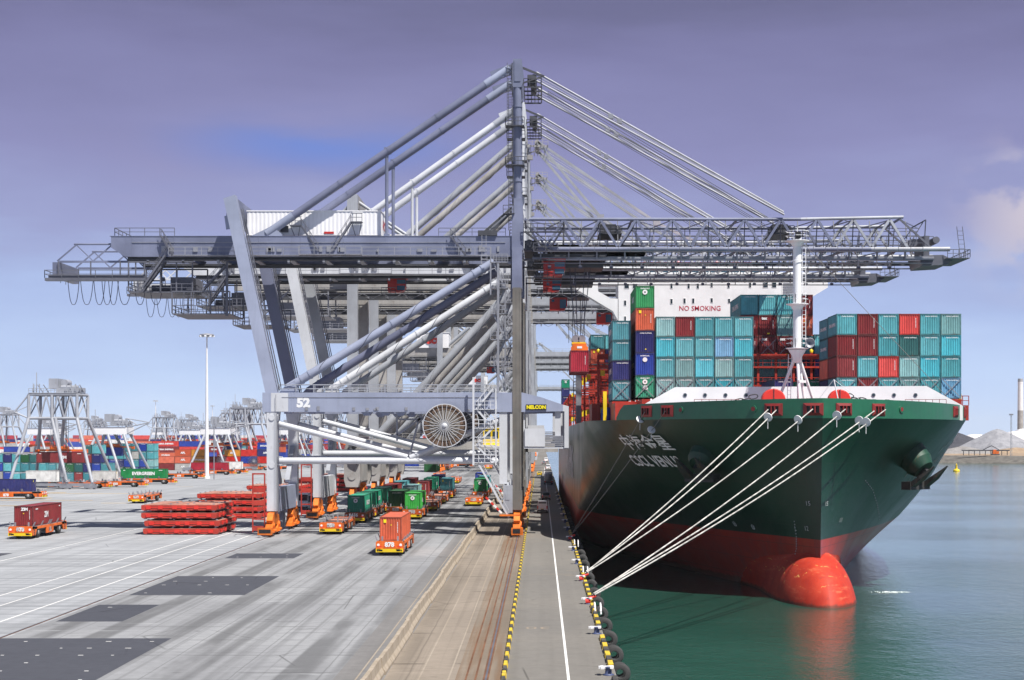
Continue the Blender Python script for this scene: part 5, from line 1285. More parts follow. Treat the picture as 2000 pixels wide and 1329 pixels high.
rope(FP[5]+Vector((.6, 0, 0)), off(BB, .2, 0), .072, 'white mooring rope, lower of the rightmost pair', M['rope'], .7, .09)
rope(FP[0], off(BC, 0, 0), .05, 'thin grey line, left of two from the port bow to the shaded bollard', M['rope_dark'], .3, .06)
rope(FP[1], off(BC, .2, .1), .05, 'thin grey line with a pale disc, right of two from the port bow', M['rope_dark'], .3, .14)
# ------------------------------------------------------------------ driverless container carriers
def make_agv(body, bump):
    k = empty('container_carrier', (0, 0, 0), 0, 'x', 'carrier', 'driverless container carriers')
    b = MB(); L = 7.3
    for s in (-1, 1):
        b.prism([(-1.5, .75), (-1.5, 1.5), (-1.35, 1.62), (1.35, 1.62), (1.5, 1.5), (1.5, .75)], 'y', s*L-.15, s*L+.15)
        for sx in (-1, 1):
            b.prism([(s*L, .45), (s*L, 1.5), (s*(L-2.0), 1.5), (s*(L-1.85), 1.2), (s*(L-1.3), .45)], 'x', sx*1.46-.05, sx*1.46+.05)
        for sx in (-1, 1):
            for q in range(4): b.box(sx*1.52-.01, sx*1.52+.01, s*(L-.75)-.22, s*(L-.75)+.22, .55+q*.24, .65+q*.24, 1)
    for sx in (-1, 1): b.box(sx*1.45-.06, sx*1.45+.06, -L, L, 1.2, 1.5)
    b.box(-1.38, 1.38, -L+.1, L-.1, 1.0, 1.42, 1)
    b.box(-1.0, 1.0, -5.5, 5.5, .5, 1.1, 1)
    b.box(-1.3, 1.3, -L+.2, L-.2, 1.42, 1.5, 2)
    for s in (-1, 1): b.box(-1.35, 1.35, s*(L+.1)-.02, s*(L+.1)+.02, .5, .74, 1)
    b.obj('chassis', [body, M['dark_steel'], M['hatch_top']], k)
    for sx in (-1, 1):
        b = MB(); b.box(sx*1.47-.05, sx*1.47+.05, -1.5, 1.5, .45, 1.2); b.obj('side_panel', body, k)
    for s in (-1, 1):
        b = MB(); y = s*(L+.22)
        b.box(-.75, .75, y-.12, y+.12, .42, .78)
        for z in (.42, .70): b.box(-1.45, 1.45, y-.1, y+.1, z, z+.08)
        for sx in (-1.42, 1.42): b.box(sx-.06, sx+.06, y-.11, y+.11, .4, .8)
        for sx in (-1.2, 1.2): b.box(sx-.05, sx+.05, min(y, s*L), max(y, s*L), .5, .62)
        b.obj('bumper', bump, k)
        b = MB()
        for sx in (-1, 1): b.box(sx*1.05-.2, sx*1.05+.2, s*L-.5, s*L-.3, 1.0, 1.1) ; b.prism([(sx*.55-.08, .98), (sx*.55+.08, .98), (sx*.55, 1.14)], 'y', s*(L+.158)-.008, s*(L+.158)+.008)
        b.obj('reflector', M['sign_red'], k)
        for sx in (-1, 1):
            b = MB(); b.tube((sx*1.22, s*(L+.1), 1.2), (sx*1.22, s*(L+.2), 1.2), .15, 10); b.obj('headlight', M['white_clean'], k)
    for sx in (-1, 1):
        for y in (-4.5, 4.5):
            b = MB(); b.lathe([(.3, -.24), (.66, -.24), (.75, -.15), (.75, .15), (.66, .24), (.3, .24)], (sx*1.2, y, .75), 'x', 22); w = b.obj('wheel', M['tyre_grey'], k)
            b = MB(); b.lathe([(0, -.27), (.18, -.27), (.34, -.20), (.34, .20), (.18, .27), (0, .27)], (sx*1.2, y, .75), 'x', 16); b.obj('rim', M['hub'], w)
    for sx in (-1, 1):
        b = MB()
        for y in (-6.6, -3.3, -.4, .4, 3.3, 6.6):
            b.add([(sx*1.32, y-.25, 1.5), (sx*1.32, y+.25, 1.5), (sx*1.62, y+.2, 2.15), (sx*1.62, y-.2, 2.15), (sx*1.40, y-.25, 1.5), (sx*1.40, y+.25, 1.5), (sx*1.68, y+.2, 2.15), (sx*1.68, y-.2, 2.15)], [(0,1,2,3),(7,6,5,4),(0,4,5,1),(1,5,6,2),(2,6,7,3),(3,7,4,0)])
        b.box(sx*1.36-.03, sx*1.36+.03, -6.85, 6.85, 1.5, 1.58); b.obj('guide_flap', M['galv'], k)
    for s in (-1, 1):
        b = MB()
        for sx in (-.85, .85): b.box(sx-.1, sx+.1, s*6.75-.04, s*6.75+.04, 1.45, 2.1)
        b.box(-.95, .95, s*6.75-.03, s*6.75+.03, 1.5, 1.56); b.obj('guide_post', M['galv'], k)
    return k
AG = make_agv(M['orange'], M['yellow']); AD = make_agv(M['orange_dirty'], M['yellow'])
used = set()
def agv(x, y, label, num=None, rz=0., dirty=False, load=None, ldeco='plate', llabel=None, L=12.19, Hh=2.59, off=0.):
    pr = AD if dirty else AG
    o = dup(pr) if pr.name in used else pr; used.add(pr.name)
    o.location = (x, y, 0); o.rotation_euler = (0, 0, rz); o.scale = (KS, KS, KS); o['label'] = label
    if num:
        b = MB(); b.text(num, .68, (0, -7.47, 1.22), bold=.05); p = b.obj('number_lettering', M['letter_white'], o)
        b = MB(); b.text(num, .75, (1.535, 0, .85), (0, 1, 0), bold=.05); b.text(num, .75, (-1.535, 0, .85), (0, -1, 0), bold=.05); b.obj('number_lettering', M['letter_white'], o)
    if load:
        c, s = math.cos(rz), math.sin(rz)
        container(load, (x-s*off, y+c*off, 1.64), llabel or f'{CNAME[load]} container carried by the {label}', 'containers on carriers', rz, L, Hh, ldeco)
    return o
E = math.pi/2
agv(-17.5, 194.6, 'orange carrier numbered 878 nearest the concrete barrier, loaded', '878', load='orange', llabel='orange-red container on the carrier numbered 878', Hh=2.65)
agv(-29.5, 234.5, 'empty orange carrier numbered 660 with a bare deck', '660')
agv(-29.5, 263.5, 'weathered dark red carrier numbered 636 under an emerald green container', '636', dirty=True, load='emerald', ldeco='uni', llabel='emerald green container on the carrier numbered 636')
agv(-29.4, 280.5, 'weathered carrier directly behind the one numbered 636', None, dirty=True, load='emerald', ldeco='uni', llabel='emerald green container second in the queue behind carrier 636')
agv(-29.3, 298, 'orange carrier third in the queue behind number 636', None, load='emerald', ldeco='uni', llabel='emerald green container third in the queue behind carrier 636')
agv(-24.8, 283.5, 'orange carrier numbered 627 with yellow bumper under a dark green container', '627', load='dgreen', ldeco='id', llabel='weathered dark green container on the carrier numbered 627')
agv(-21.3, 274.5, 'orange carrier numbered 695 under a vivid green container', '695', load='bright', ldeco='uni', llabel='vivid green container with white emblem on the carrier numbered 695')
agv(-20.7, 303.5, 'weathered carrier numbered 645 behind the vivid green container', '645', dirty=True)
agv(-20.9, 335, 'orange carrier with empty deck behind the one numbered 645', None)
agv(-24.8, 312, 'weathered carrier behind number 627 under a teal container', None, dirty=True, load='pale', ldeco='id', llabel='faded teal container in the middle queue behind carrier 627')
agv(-24.6, 340, 'weathered carrier under the maroon container in the middle queue', None, dirty=True, load='maroon', ldeco='plate', llabel='maroon container in the middle of the carrier queue')
agv(-29.2, 318, 'orange carrier fourth in the queue behind number 636', None, load='maroon', llabel='low maroon container fourth in the queue behind carrier 636', ldeco='plate')
agv(-29.2, 340, 'orange carrier fifth in the queue behind number 636', None, load='teal', llabel='teal container fifth in the queue behind carrier 636')
agv(-29.2, 362, 'orange carrier sixth in the queue behind number 636', None, load='maroon', llabel='maroon container sixth in the queue behind carrier 636')
agv(-24.8, 366, 'orange carrier far down the middle queue under a green container', None, load='emerald', ldeco='uni', llabel='emerald container far down the middle queue')
agv(-24.8, 392, 'orange carrier at the far end of the middle queue', None, load='navy', llabel='navy container at the far end of the middle queue')
agv(-20.9, 362, 'orange carrier under the teal container at the right of the queues', None, load='teal', llabel='teal container at the right of the queues, far side')
container('dgreen', (-23.2, 345, 6.2), 'dark green container with white emblem lifted high above the carrier queue', 'containers in the air', 0, 12.19, 2.9, 'uni')
agv(-13.2, 324.5, 'empty orange carrier numbered 823 beside the concrete barrier', '823')
agv(-13.2, 357, 'orange carrier numbered 726 under a green container by the barrier', '726', load='green', ldeco='uni', llabel='green container with white emblem beside the far barrier')
agv(-13.2, 381, 'orange carrier behind number 726 under a teal container', None, load='teal', llabel='teal container behind the green one by the barrier')
agv(-15.2, 412, 'orange carrier under the royal blue container far by the barrier', None, load='blue', ldeco='oval', llabel='royal blue container far along by the barrier')
agv(-25, 471, 'small distant orange carrier alone on open concrete with yellow bumper', None)
agv(-33, 526, 'small distant orange carrier left of the lone one on open concrete', None)
agv(-38, 646, 'tiny distant orange carrier at the back left of the lane', None)
agv(-21.5, 665, 'tiny distant orange carrier at the back right of the lane', None)
agv(-37, 700, 'tiny distant carrier crossing the lane sideways', None, rz=E)
agv(-69.9, 224.5, 'orange carrier numbered 819 driving at the far left, loaded with a maroon box', '819', load='maroon', ldeco='zim', llabel='maroon container with white letters on the carrier numbered 819')
agv(-82.7, 337.5, 'empty orange carrier numbered 836 on the open yard, flaps raised', '836')
# carriers standing sideways at the stack ends (they face the stack, numbers towards the lane)
agv(-116.5, 353, 'orange carrier under the navy container at the left photo edge', None, rz=E, load='navy', llabel='navy container on the carrier at the left photo edge', off=.8)
agv(-121, 424, 'orange carrier under the first stacking crane, deck empty at its right', None, rz=E, load=None)
agv(-114, 434, 'orange carrier numbered 82 under a short white container', '82', rz=E, load='white', L=6.06, llabel='short white container on the carrier numbered 82', off=3.2)
agv(-112, 460, 'orange carrier under the long green container with big white lettering', None, rz=E, load='green', ldeco='ever', llabel='long green container with big white lettering along its side', off=1.0)
agv(-116, 519, 'empty orange carrier left of the tall lamp post', None, rz=E)
agv(-115, 566, 'orange carrier under the crimson container behind the lamp post', None, rz=E, load='crimson', llabel='crimson container behind the tall lamp post', off=1.0)
agv(-114, 583, 'orange carrier under a white container right of the lamp post', None, rz=E, load='white', llabel='white container right of the tall lamp post', L=6.06, off=-3)
agv(-104, 640, 'orange carrier waiting far behind the white container', None, rz=E)
container('white', (-126, 408, 2.1), 'white container beside the cable reel of the nearest stacking crane', 'containers in the yard', E, 7.3, 2.75, None)
container('maroon', (-127, 428, 6.6), 'maroon container hoisted under the first stacking crane', 'containers in the air', E, 12.19, 2.75, 'zim')
container('blue', (-145, 547, 6.9), 'royal blue container hoisted under the white stacking crane', 'containers in the air', E, 6.06, 2.75, 'id')

# ------------------------------------------------------------------ stacked hatch covers
def hatch():
    k = empty('hatch_cover', (0, 0, 0), 0, 'x', 'hatch cover', 'hatch covers stacked on the quay')
    b = MB(); w, l = 5.15, 6.4
    b.prism([(-w, .12), (-w-.15, .35), (-w-.15, .85), (w+.15, .85), (w+.15, .35), (w, .12)], 'y', -l, l); b.obj('panel', M['hatch_red'], k)
    b = MB(); b.box(-w, w, -l+.1, l-.1, .855, .90)
    for x in (-2.5, 0, 2.5): b.box(x-.2, x+.2, -l+.2, l-.2, .905, .96)
    b.obj('top_plate', M['hatch_top'], k)
    b = MB()
    for x in (-4.3, -2.6, -.6, .7, 2.4, 4.2): b.box(x-.32, x+.32, -l-.13, -l-.003, .30, .72)
    b.box(-4.6, 4.5, -l-.05, -l-.003, .44, .56); b.box(w+.153, w+.2, -4.9, 4.8, .45, .6)
    for y in (-4.5, -1.6, 1.5, 4.4): b.box(w+.155, w+.28, y-.4, y+.4, .3, .75)
    b.obj('side_bracket', M['sign_red'], k)
    b = MB()
    for x in (-4.8, -1.2, 1.2, 4.8):
        for y in (-6, -2, 2, 6): b.box(x-.14, x+.14, y-.14, y+.14, .96, 1.08); b.box(x-.2, x+.2, y-.2, y+.2, 0, .12)
    b.obj('stacking_cone', M['galv'], k); return k
hc = hatch(); first = True; rr = random.Random(2)
for xc, yc, n, wh in ((-50.45, 232.5, 4, 'nearest stack on open concrete'), (-52.0, 276, 4, 'second stack, behind the nearest'), (-51.5, 319, 4, 'third stack, half hidden by the crane leg'), (-51.5, 362, 4, 'fourth stack, seen between the crane legs'), (-49.5, 405, 4, 'fifth stack, far behind the crane legs')):
    for i in range(n):
        o = hc if first else dup(hc); first = False
        o.location = (xc+rr.uniform(-.3, .2)*(i > 0), yc, i*1.10); o['label'] = f'red hatch cover, {TIER[4][i]} of the {wh}'

# ------------------------------------------------------------------ concrete barrier blocks
def barrier_mat():
    t = NT('barrier_concrete'); co = t.coord(); n = t.noise(co, .8, 6, .65); s = t.noise(co, 1, 5, .7, sc=(2, 2, .3), w=4)
    c = t.mix(t.smooth(n, .3, .7), (.27, .225, .17), (.37, .315, .25)); c = t.mix(t.math('MULTIPLY', t.smooth(s, .5, .75), .5), c, (.17, .115, .06)); t.l(c, t.b.inputs['Base Color']); t.b.inputs['Roughness'].default_value = .9; t.bump(n, .4, .03); return t.m
M['barrier'] = barrier_mat()
b = MB(); b.prism([(-.34, 0), (-.34, .18), (-.18, .45), (-.12, 1.0), (.12, 1.0), (.18, .45), (.34, .18), (.34, 0)], 'y', -1.995, 1.995)
bm_ = b.mesh('concrete_barrier', M['barrier']); y = 74; i = 0; rr = random.Random(9)
while y < 425:
    o = bpy.data.objects.new('concrete_barrier', bm_); COL.objects.link(o); jog = .12 if (i//5) % 2 else .0
    o.location = (-9.45+jog*.8+rr.uniform(-.02, .02), y+2, 0); o.rotation_euler = (0, 0, rr.uniform(-.006, .006))
    tag(o, 'weathered tan concrete barrier block in the long row between carrier lanes and crane rail', 'barrier', 'barrier blocks beside the crane lane'); y += 4.0; i += 1

# ------------------------------------------------------------------ bollards, fender tyres
def bollard():
    k = empty('bollard', (0, 0, 0), 0, 'x', 'bollard', 'bollards on the quay edge')
    b = MB(); b.lathe([(.48, 0), (.48, .08), (.30, .12), (.27, .5), (.34, .62), (.36, .70), (.2, .76), (0, .77)], n=18); b.obj('post', M['boll_blue'], k)
    b = MB(); b.beam((-.85, 0, .66), (.45, 0, .7), .42, .2); b.beam((-.55, -.55, .66), (-.55, .55, .66), .26, .18); b.beam((.25, -.5, .68), (.25, .5, .68), .26, .18); b.obj('horn', M['white'], k); return k
M['boll_blue'] = paint('bollard_blue_paint', (.05, .07, .16), .5, wear=.3); bp = bollard(); first = True
for y in BOLL_Y:
    o = bp if first else dup(bp); first = False; o.location = (3.95, y, .01); o.scale = (.68, .68, .68); 
    o['label'] = {94: 'white horned bollard nearest the bottom edge of the photo', 113.5: 'white horned bollard with no ropes, by a yellow kerb block', 133.6: 'bollard holding the lower bundle of white mooring ropes', 154.7: 'bollard holding the upper bundle of white mooring ropes', 215: 'bollard holding the two thin grey lines'}.get(y, 'white horned bollard without ropes, farther along the quay edge in a row')
    if y in (133.6, 154.7, 215):
        b = MB(); b.tube((-.35, 0, .3), (.25, 0, .35), .42, 12); b.tube((.0, 0, .6), (.9, .3, .95), .2, 8); b.obj('rope_chafe_sleeve', M['sleeve'] if 'sleeve' in M else M['sign_red'], o)
M['sleeve'] = M['sign_red']
b = MB(); 
pts = [(4.2+.12*math.sin(t*5), 0, 0) for t in range(2)]
b.lathe([(.40, -.33), (.74, -.36), (.84, -.24), (.84, .24), (.74, .36), (.40, .33), (.36, 0), (.40, -.33)], (0, 0, 0), 'y', 26); tm = b.mesh('fender_tyre', M['tyre_grey'])
y = 76.0; i = 0
while y < 330:
    for k in range(2):
        o = bpy.data.objects.new('fender_tyre', tm); COL.objects.link(o); o.location = (EDGE+.62, y+k*2.4, -.95-.25*k); o.scale = (.74, .74, .74); o.rotation_euler = (.25*k, 0, .2*((i*7 % 5)/5-.5))
        tag(o, 'worn black rubber tyre hung as a fender on the quay wall', 'tyre', 'tyre fenders along the quay wall')
    y += 8.4; i += 1
# white rope hoops (safety ladder handles) at the edge
for y, s in ((127, 'lower'), (162, 'middle'), (203, 'upper')):
    b = MB(); pts = [(4.25, y+1.1*math.cos(t), .05+.75*math.sin(t)) for t in [math.pi*i/10 for i in range(11)]]; b.path(pts, .07, 8); b.path([(p[0]+.45, p[1], p[2]-.05) for p in pts], .07, 8)
    tag(b.obj('ladder_hoop', M['white']), f'white tubular ladder hoop on the quay edge, {s} of three', 'handrail', 'ladder hoops on the quay edge')

# ------------------------------------------------------------------ vehicles on the quay road
def van(x, y, col, label, cat, L=4.9, Wd=1.85, Ht=2.0, boxy=True, rear=True, cname='van'):
    k = empty(cname, (x, y, 0), 0, label, cat, 'vehicles on the quay road'); hw = Wd/2
    prof = [(0, .35), (-.03, .9), (.10, 1.05), (.28, Ht-.08), (.5, Ht), (L-1.9, Ht), (L-1.0, 1.15), (L-.12, .95), (L, .7), (L, .35)] if boxy else [(0, .4), (.02, .95), (.5, 1.0), (1.0, Ht), (L-2.1, Ht), (L-1.3, 1.02), (L-.1, .9), (L, .65), (L, .4)]
    b = MB(); vs = []
    for p, z in prof:
        t = max(0, z-1.0)*.16; vs += [(-hw+t, p, z), (hw-t, p, z)]
    n = len(prof); fs = [(2*i, 2*i+2, 2*i+3, 2*i+1) for i in range(n-1)]+[(2*n-2, 0, 1, 2*n-1), tuple(range(0, 2*n, 2)), tuple(reversed(range(1, 2*n, 2)))]
    b.add(vs, fs); b.obj('body', M[col], k)
    b = MB()
    if boxy: b.add([(-hw+.2, .155, 1.12), (hw-.2, .155, 1.12), (hw-.28, .27, Ht-.2), (-hw+.28, .27, Ht-.2)], [(0, 1, 2, 3)]); b.s[-1] = False; b.v = [(x_, y_-.02, z_) for x_, y_, z_ in b.v]
    else: b.add([(-hw+.15, .52, 1.05), (hw-.15, .52, 1.05), (hw-.25, .93, Ht-.1), (-hw+.25, .93, Ht-.1)], [(0, 1, 2, 3)]); b.v = [(x_, y_-.02, z_+.02) for x_, y_, z_ in b.v]
    b.obj('rear_window', M['glass'], k)
    b = MB()
    for s in (-1, 1): b.add([(s*(hw-.02), 1.2, 1.1), (s*(hw-.02), L-1.6, 1.1), (s*(hw-.09), L-2.0, Ht-.2), (s*(hw-.09), 1.3, Ht-.2)], [(0, 1, 2, 3) if s > 0 else (3, 2, 1, 0)])
    b.obj('side_window', M['glass'], k)
    for s in (-1, 1):
        b = MB(); b.box(s*(hw-.13)-.09, s*(hw-.13)+.09, -.045, .0, .75, 1.15 if not boxy else 1.3); b.obj('tail_light', M['sign_red'], k)
        for q in (.85, L-.9):
            b = MB(); b.tube((s*(hw-.22), q, .33), (s*(hw+.01), q, .33), .33, 16); b.obj('wheel', M['rubber'], k)
    b = MB(); b.box(-hw+.05, hw-.05, -.12, .05, .32, .55); b.box(-.26, .26, -.13, -.12, .6, .72) ; b.obj('rear_bumper', M['rubber'], k)
    b = MB(); b.box(-.27, .27, -.06, -.035, .66, .78); b.obj('number_plate', M['yellow'], k)
    return k
van(.3, 289, 'white', 'white panel van with dark rear windows nearest on the quay road', 'van', 4.9, 1.9, 2.15)
van(1.2, 345, 'galv', 'grey car with a dark rear window directly ahead of the white van', 'car', 4.4, 1.8, 1.75, False, cname='parked_car')
van(-.4, 545, 'yellow', 'small yellow and dark car far up the quay road', 'car', 4.3, 1.8, 1.5, False, cname='parked_car')
van(3.0, 640, 'white', 'distant white van beyond the tanker', 'van', 5.2, 2.0, 2.3, cname='van')
van(1.5, 760, 'galv', 'distant grey car farthest up the quay road', 'car', 4.4, 1.8, 1.7, False, cname='parked_car')
van(2.8, 830, 'white', 'distant pale van parked near the second ship\'s side', 'van', 5.2, 2.0, 2.4, cname='van')
k = empty('tanker_truck', (2.2, 455, 0), 0, 'grey cylindrical tanker truck seen from behind on the quay road', 'truck')
b = MB(); b.tube((0, 0, 1.95), (0, 8.5, 1.95), 1.22, 22); b.lathe([(0, -.25), (.8, -.15), (1.22, 0)], (0, 0, 1.95), 'y', 22); b.obj('tank', M['galv'], k)
b = MB(); b.box(-1.15, 1.15, -.2, 8.6, .6, .85); b.box(-1.2, 1.2, -.3, -.15, .45, .7); b.ladder((.4, -.3, .7), (.4, -.3, 3.2), .5); b.obj('chassis', M['dark_steel'], k)
b = MB(); b.box(-1.2, 1.2, 9, 11, .7, 3.4); b.obj('cab', M['white'], k)
b = MB(); b.box(-1.1, -.7, -.33, -.3, .7, .95); b.box(.7, 1.1, -.33, -.3, .7, .95); b.obj('tail_light', M['sign_red'], k)
for s in (-1, 1):
    for q in (.9, 2.2, 9.8): b = MB(); b.tube((s*.85, q, .5), (s*1.2, q, .5), .5, 16); b.obj('wheel', M['rubber'], k)
# lorry between the crane legs
def lorry(x, y, label, col):
    k = empty('lorry', (x, y, 0), 0, label, 'lorry', 'lorries behind the crane legs')
    b = MB(); b.box(-1.2, 1.2, 0, 2.1, .7, 3.3); b.obj('cab', M[col], k); b = MB(); b.box(-1.1, 1.1, -.03, 0, 1.9, 3.0); b.obj('window', M['glass'], k)
    b = MB(); b.box(-1.2, 1.2, 2.3, 9, .9, 1.3); b.box(-1.2, 1.2, -.15, 0, .45, .8); b.obj('chassis', M['dark_steel'], k)
    b = MB(); b.box(-1.15, 1.15, 2.4, 8.8, 1.3, 2.6); b.obj('load_bed', M['galv'], k)
    for s in (-1, 1):
        for q in (1.1, 6.3, 7.6): b = MB(); b.tube((s*.85, q, .5), (s*1.2, q, .5), .5, 14); b.obj('wheel', M['rubber'], k)
lorry(-44.0, 297, 'pale grey lorry parked behind the nearest landside crane leg', 'white'); lorry(-40.8, 291, 'dark lorry with yellow bumper beside the pale lorry behind the crane leg', 'galv')
# ------------------------------------------------------------------ container yard
GY_ = 'containers stacked in the yard'
rr = random.Random(21)
def block(where, x0, y, n, tiers, palette, L=6.06, side=True, jit=True, decos=None):
    w = ((L if side else 2.44)+.1)*KS
    for i in range(n):
        h = max(1, tiers-rr.choice((0, 0, 0, 1, 1, 2))) if jit else tiers
        for t in range(h):
            c = rr.choice(palette); d = rr.choice(decos) if decos else 'id'; tier = ['ground', 'second', 'third', 'fourth', 'fifth'][t]
            container(c, (x0+w*(i+.5), y, t*2.61*KS), f'{CNAME[c]} container, {tier} tier, {ORD[i]} from left, {where}', GY_, E if side else 0, L, 2.59, d)
MIXR = ['red', 'orange', 'maroon', 'navy', 'grey', 'orange', 'blue', 'white', 'red', 'teal', 'yellow', 'crimson']
COOL = ['teal2', 'petrol', 'navy', 'teal', 'grey', 'dgreen', 'teal2', 'blue', 'teal', 'pale']
block('end-on row at the left edge', -171, 500, 7, 3, COOL, side=False, jit=False)
block('end-on row under the lattice crane', -149.5, 492, 7, 4, COOL+['maroon', 'maroon'], side=False)
block('end-on row below the box-girder crane', -160, 570, 9, 4, COOL+['maroon'], side=False)
block('short side-on row behind the lamp post', -158, 640, 8, 4, MIXR, decos=['hyun', 'apl', 'id', None, 'id'])
block('long row behind the yard cranes', -203, 790, 6, 4, ['red', 'orange', 'white', 'red', 'maroon', 'blue'], L=12.19, decos=['id', None, 'hyun', 'cs'])
block('row seen between the crane legs', -100, 720, 7, 3, MIXR)
block('row of ends left of the lamp post', -140, 700, 8, 4, MIXR, side=False)
block('far row at the left edge', -266, 800, 4, 4, ['grey', 'navy', 'red', 'orange', 'blue', 'teal'], L=12.19)
# the far end of the yard reads as one mass of boxes
b = MB(); far = ['red', 'orange', 'maroon', 'navy', 'grey', 'blue', 'crimson', 'white']
for y, xa, xb, tz in ((960, -330, -60, 4), (1150, -400, -70, 5), (1400, -480, -90, 5), (1750, -600, -110, 5)):
    x = xa
    while x < xb:
        for t in range(max(1, tz-rr.choice((0, 0, 1, 1, 2)))): m = rr.randrange(8); b.box(x, x+12.9, y, y+2.6, t*2.75, t*2.75+2.68, m)
        x += 13.2 + (8 if rr.random() < .08 else 0)
o = b.obj('distant_containers', [M['c_'+c] for c in far]); tag(o, 'far mass of mixed coloured containers along the horizon', 'containers', kind='stuff')
# ------------------------------------------------------------------ yard stacking cranes
def asc(kind):
    k = empty('stacking_crane', (0, 0, 0), 0, 'x', 'crane', 'white stacking cranes in the yard'); Wt = M['crane_light']
    if kind == 0:      # tall open lattice head
        zt, zb, hz = 24.6, 18.4, 24.6
        for (xa, ya), (xb, yb) in (((-7.3, -5), (-10.6, -10)), ((-1.2, -5), (4.2, -10)), ((-.2, -5), (3.0, -9)), ((5.4, -5), (10.8, -10)), ((-7.3, 5), (-10.6, 12)), ((5.4, 5), (10.8, 12)), ((-1, 5), (-4.5, 12))):
            b = MB(); b.tube((xa, ya, zb), (xb, yb, 1.6), .48, 10, r2=.4); b.obj('leg', Wt, k)
        b = MB(); q = [-7.3, -4.2, -1.2, 2.1, 5.4]
        for s in (-5, 5):
            b.tube((-7.3, s, zt), (5.4, s, zt), .32, 8); b.tube((-7.3, s, zb), (5.4, s, zb), .38, 8)
            for a, c in zip(q, q[1:]): m = (a+c)/2; b.beam((a, s, zb), (m, s, zt), .32); b.beam((m, s, zt), (c, s, zb), .32)
            for a in (-7.3, -1.2, 5.4): b.tube((a, s, zb), (a, s, zt), .42, 8)
        for a in (-7.3, -1.2, 5.4): b.tube((a, -5, zt), (a, 5, zt), .3, 8); b.tube((a, -5, zb), (a, 5, zb), .3, 8); b.beam((a, -5, zb), (a, 5, zt), .25)
        b.tube((-7.3, -5, zt), (-11, -5, zt-4.6), .22, 8); b.tube((-11, -5, zt-4.6), (-7.3, -5, zb), .22, 8); b.beam((-11, -5, zt-4.6), (-7.5, -5, zb-2.5), .18); b.beam((-7.3, -5, zt-3), (-11, -5, zt-4.6), .2)
        for a, c, z in ((-10.2, -4, 4), (-9.2, -2, 9)): b.beam((a, -9.6, z), (c, 11, z+.5), .25)
        b.obj('truss', Wt, k)
    else:              # low box girder
        hz = 16.8
        for xa, xb in ((-4.6, -9.5), (-1.2, 4.4), (4.2, 9.6)):
            for s in (-1, 1): b = MB(); b.tube((xa, s*4.5, 14.4), (xb, s*10, 1.4), .5, 10, r2=.42); b.obj('leg', Wt, k)
        b = MB(); b.box(-6.2, 5.3, -5, -3.8, 14.2, 16.7); b.box(-6.2, 5.3, 3.8, 5, 14.2, 16.7); b.box(-6.2, -5, -3.79, 3.79, 14.4, 16.5); b.box(4.1, 5.3, -3.79, 3.79, 14.4, 16.5); b.obj('girder', M['white'], k)
        b = MB(); b.tube((5, -4.4, 16.6), (13, -4.4, 18.2), .2, 6); b.tube((13, -4.4, 18.2), (5.2, -4.4, 14.4), .2, 6); b.tube((5.2, -4.4, 19.6), (13, -4.4, 18.2), .18, 6); b.tube((5.2, -4.4, 16.7), (5.2, -4.4, 19.6), .18, 6); b.tube((5.2, -4.4, 19.6), (9, -4.4, 17.2), .16, 6); b.obj('side_truss', Wt, k)
    b = MB(); b.box(-7.2, 5.3, -5.4, 5.4, hz+.3, hz+.5); b.rail((-7.2, -5.3, hz+.5), (6.4, -5.3, hz+.5), 1.1, 1.0, .06); b.box(-2.8, -.4, -2.5, 2.5, hz+1.6, hz+4.3); b.tube((1.2, -2, hz+3.2), (1.2, 2, hz+3.2), .9, 12); b.tube((.5, -2.4, hz+2), (5, -2.4, hz+2), .5, 8); b.box(-.4, 3.2, -4, 4, hz+.5, hz+1.6); b.box(3.4, 5.4, -3, 3, hz+.6, hz+1.9)
    for q in (-6, -4.5, 2.6, 3.8, 5): b.beam((q, -4.8, hz), (q, -4.8, hz+2.8), .22); b.beam((q, 4.8, hz), (q+1, -4.8, hz+2.6), .18)
    b.beam((-5.2, -5, hz), (-5.2, -5, hz+5.8), .18); b.ladder((-5.6, -5.2, hz), (-5.6, -5.2, hz+3), 1.0); b.obj('trolley', M['crane_light'], k)
    b = MB()
    for q in (-2.6, -2.1, .8, 1.3):
        for s in (-1.2, 1.2): b.tube((q, s, hz), (q, s, 10.6), .06, 4)
    b.obj('hoist_rope', M['wire'], k)
    b = MB(); b.box(-6.6, 6.4, -.5, .5, 9.7, 10.2); b.box(-3, 1.6, -1, 1, 10.1, 11); b.box(-6.8, -6.2, -1.2, 1.2, 9.2, 10.2); b.box(6.0, 6.6, -1.2, 1.2, 9.2, 10.2); b.obj('spreader_frame', M['orange'], k)
    r = empty('cable_reel', (3.5, -11.5, 3.6)); par(r, k)
    b = MB()
    for i in range(28): t = 2*math.pi*i/28; b.beam((0, 0, 0), (2.5*math.cos(t), 0, 2.5*math.sin(t)), .07)
    b.tube((0, -.25, 0), (0, .25, 0), .5, 12); b.lathe([(1.6, -.1), (1.6, .1)], axis='y', n=28); b.obj('spokes', M['galv'], r)
    b = MB()
    for s in (-11, 11): b.box(-11.5, 11.8, s-.35, s+.35, .75, 1.5); 
    for q in (-10.4, 4.3, 10.6):
        for s in (-11, 11): b.tube((q-.9, s, .5), (q-.9, s+.2, .5), .5, 12); b.tube((q+.9, s, .5), (q+.9, s+.2, .5), .5, 12); b.box(q-1.6, q+1.6, s-.5, s+.5, .3, 1.0)
    b.obj('wheel_beam', M['galv'], k); return k
A0, A1 = asc(0), asc(1); uz = set()
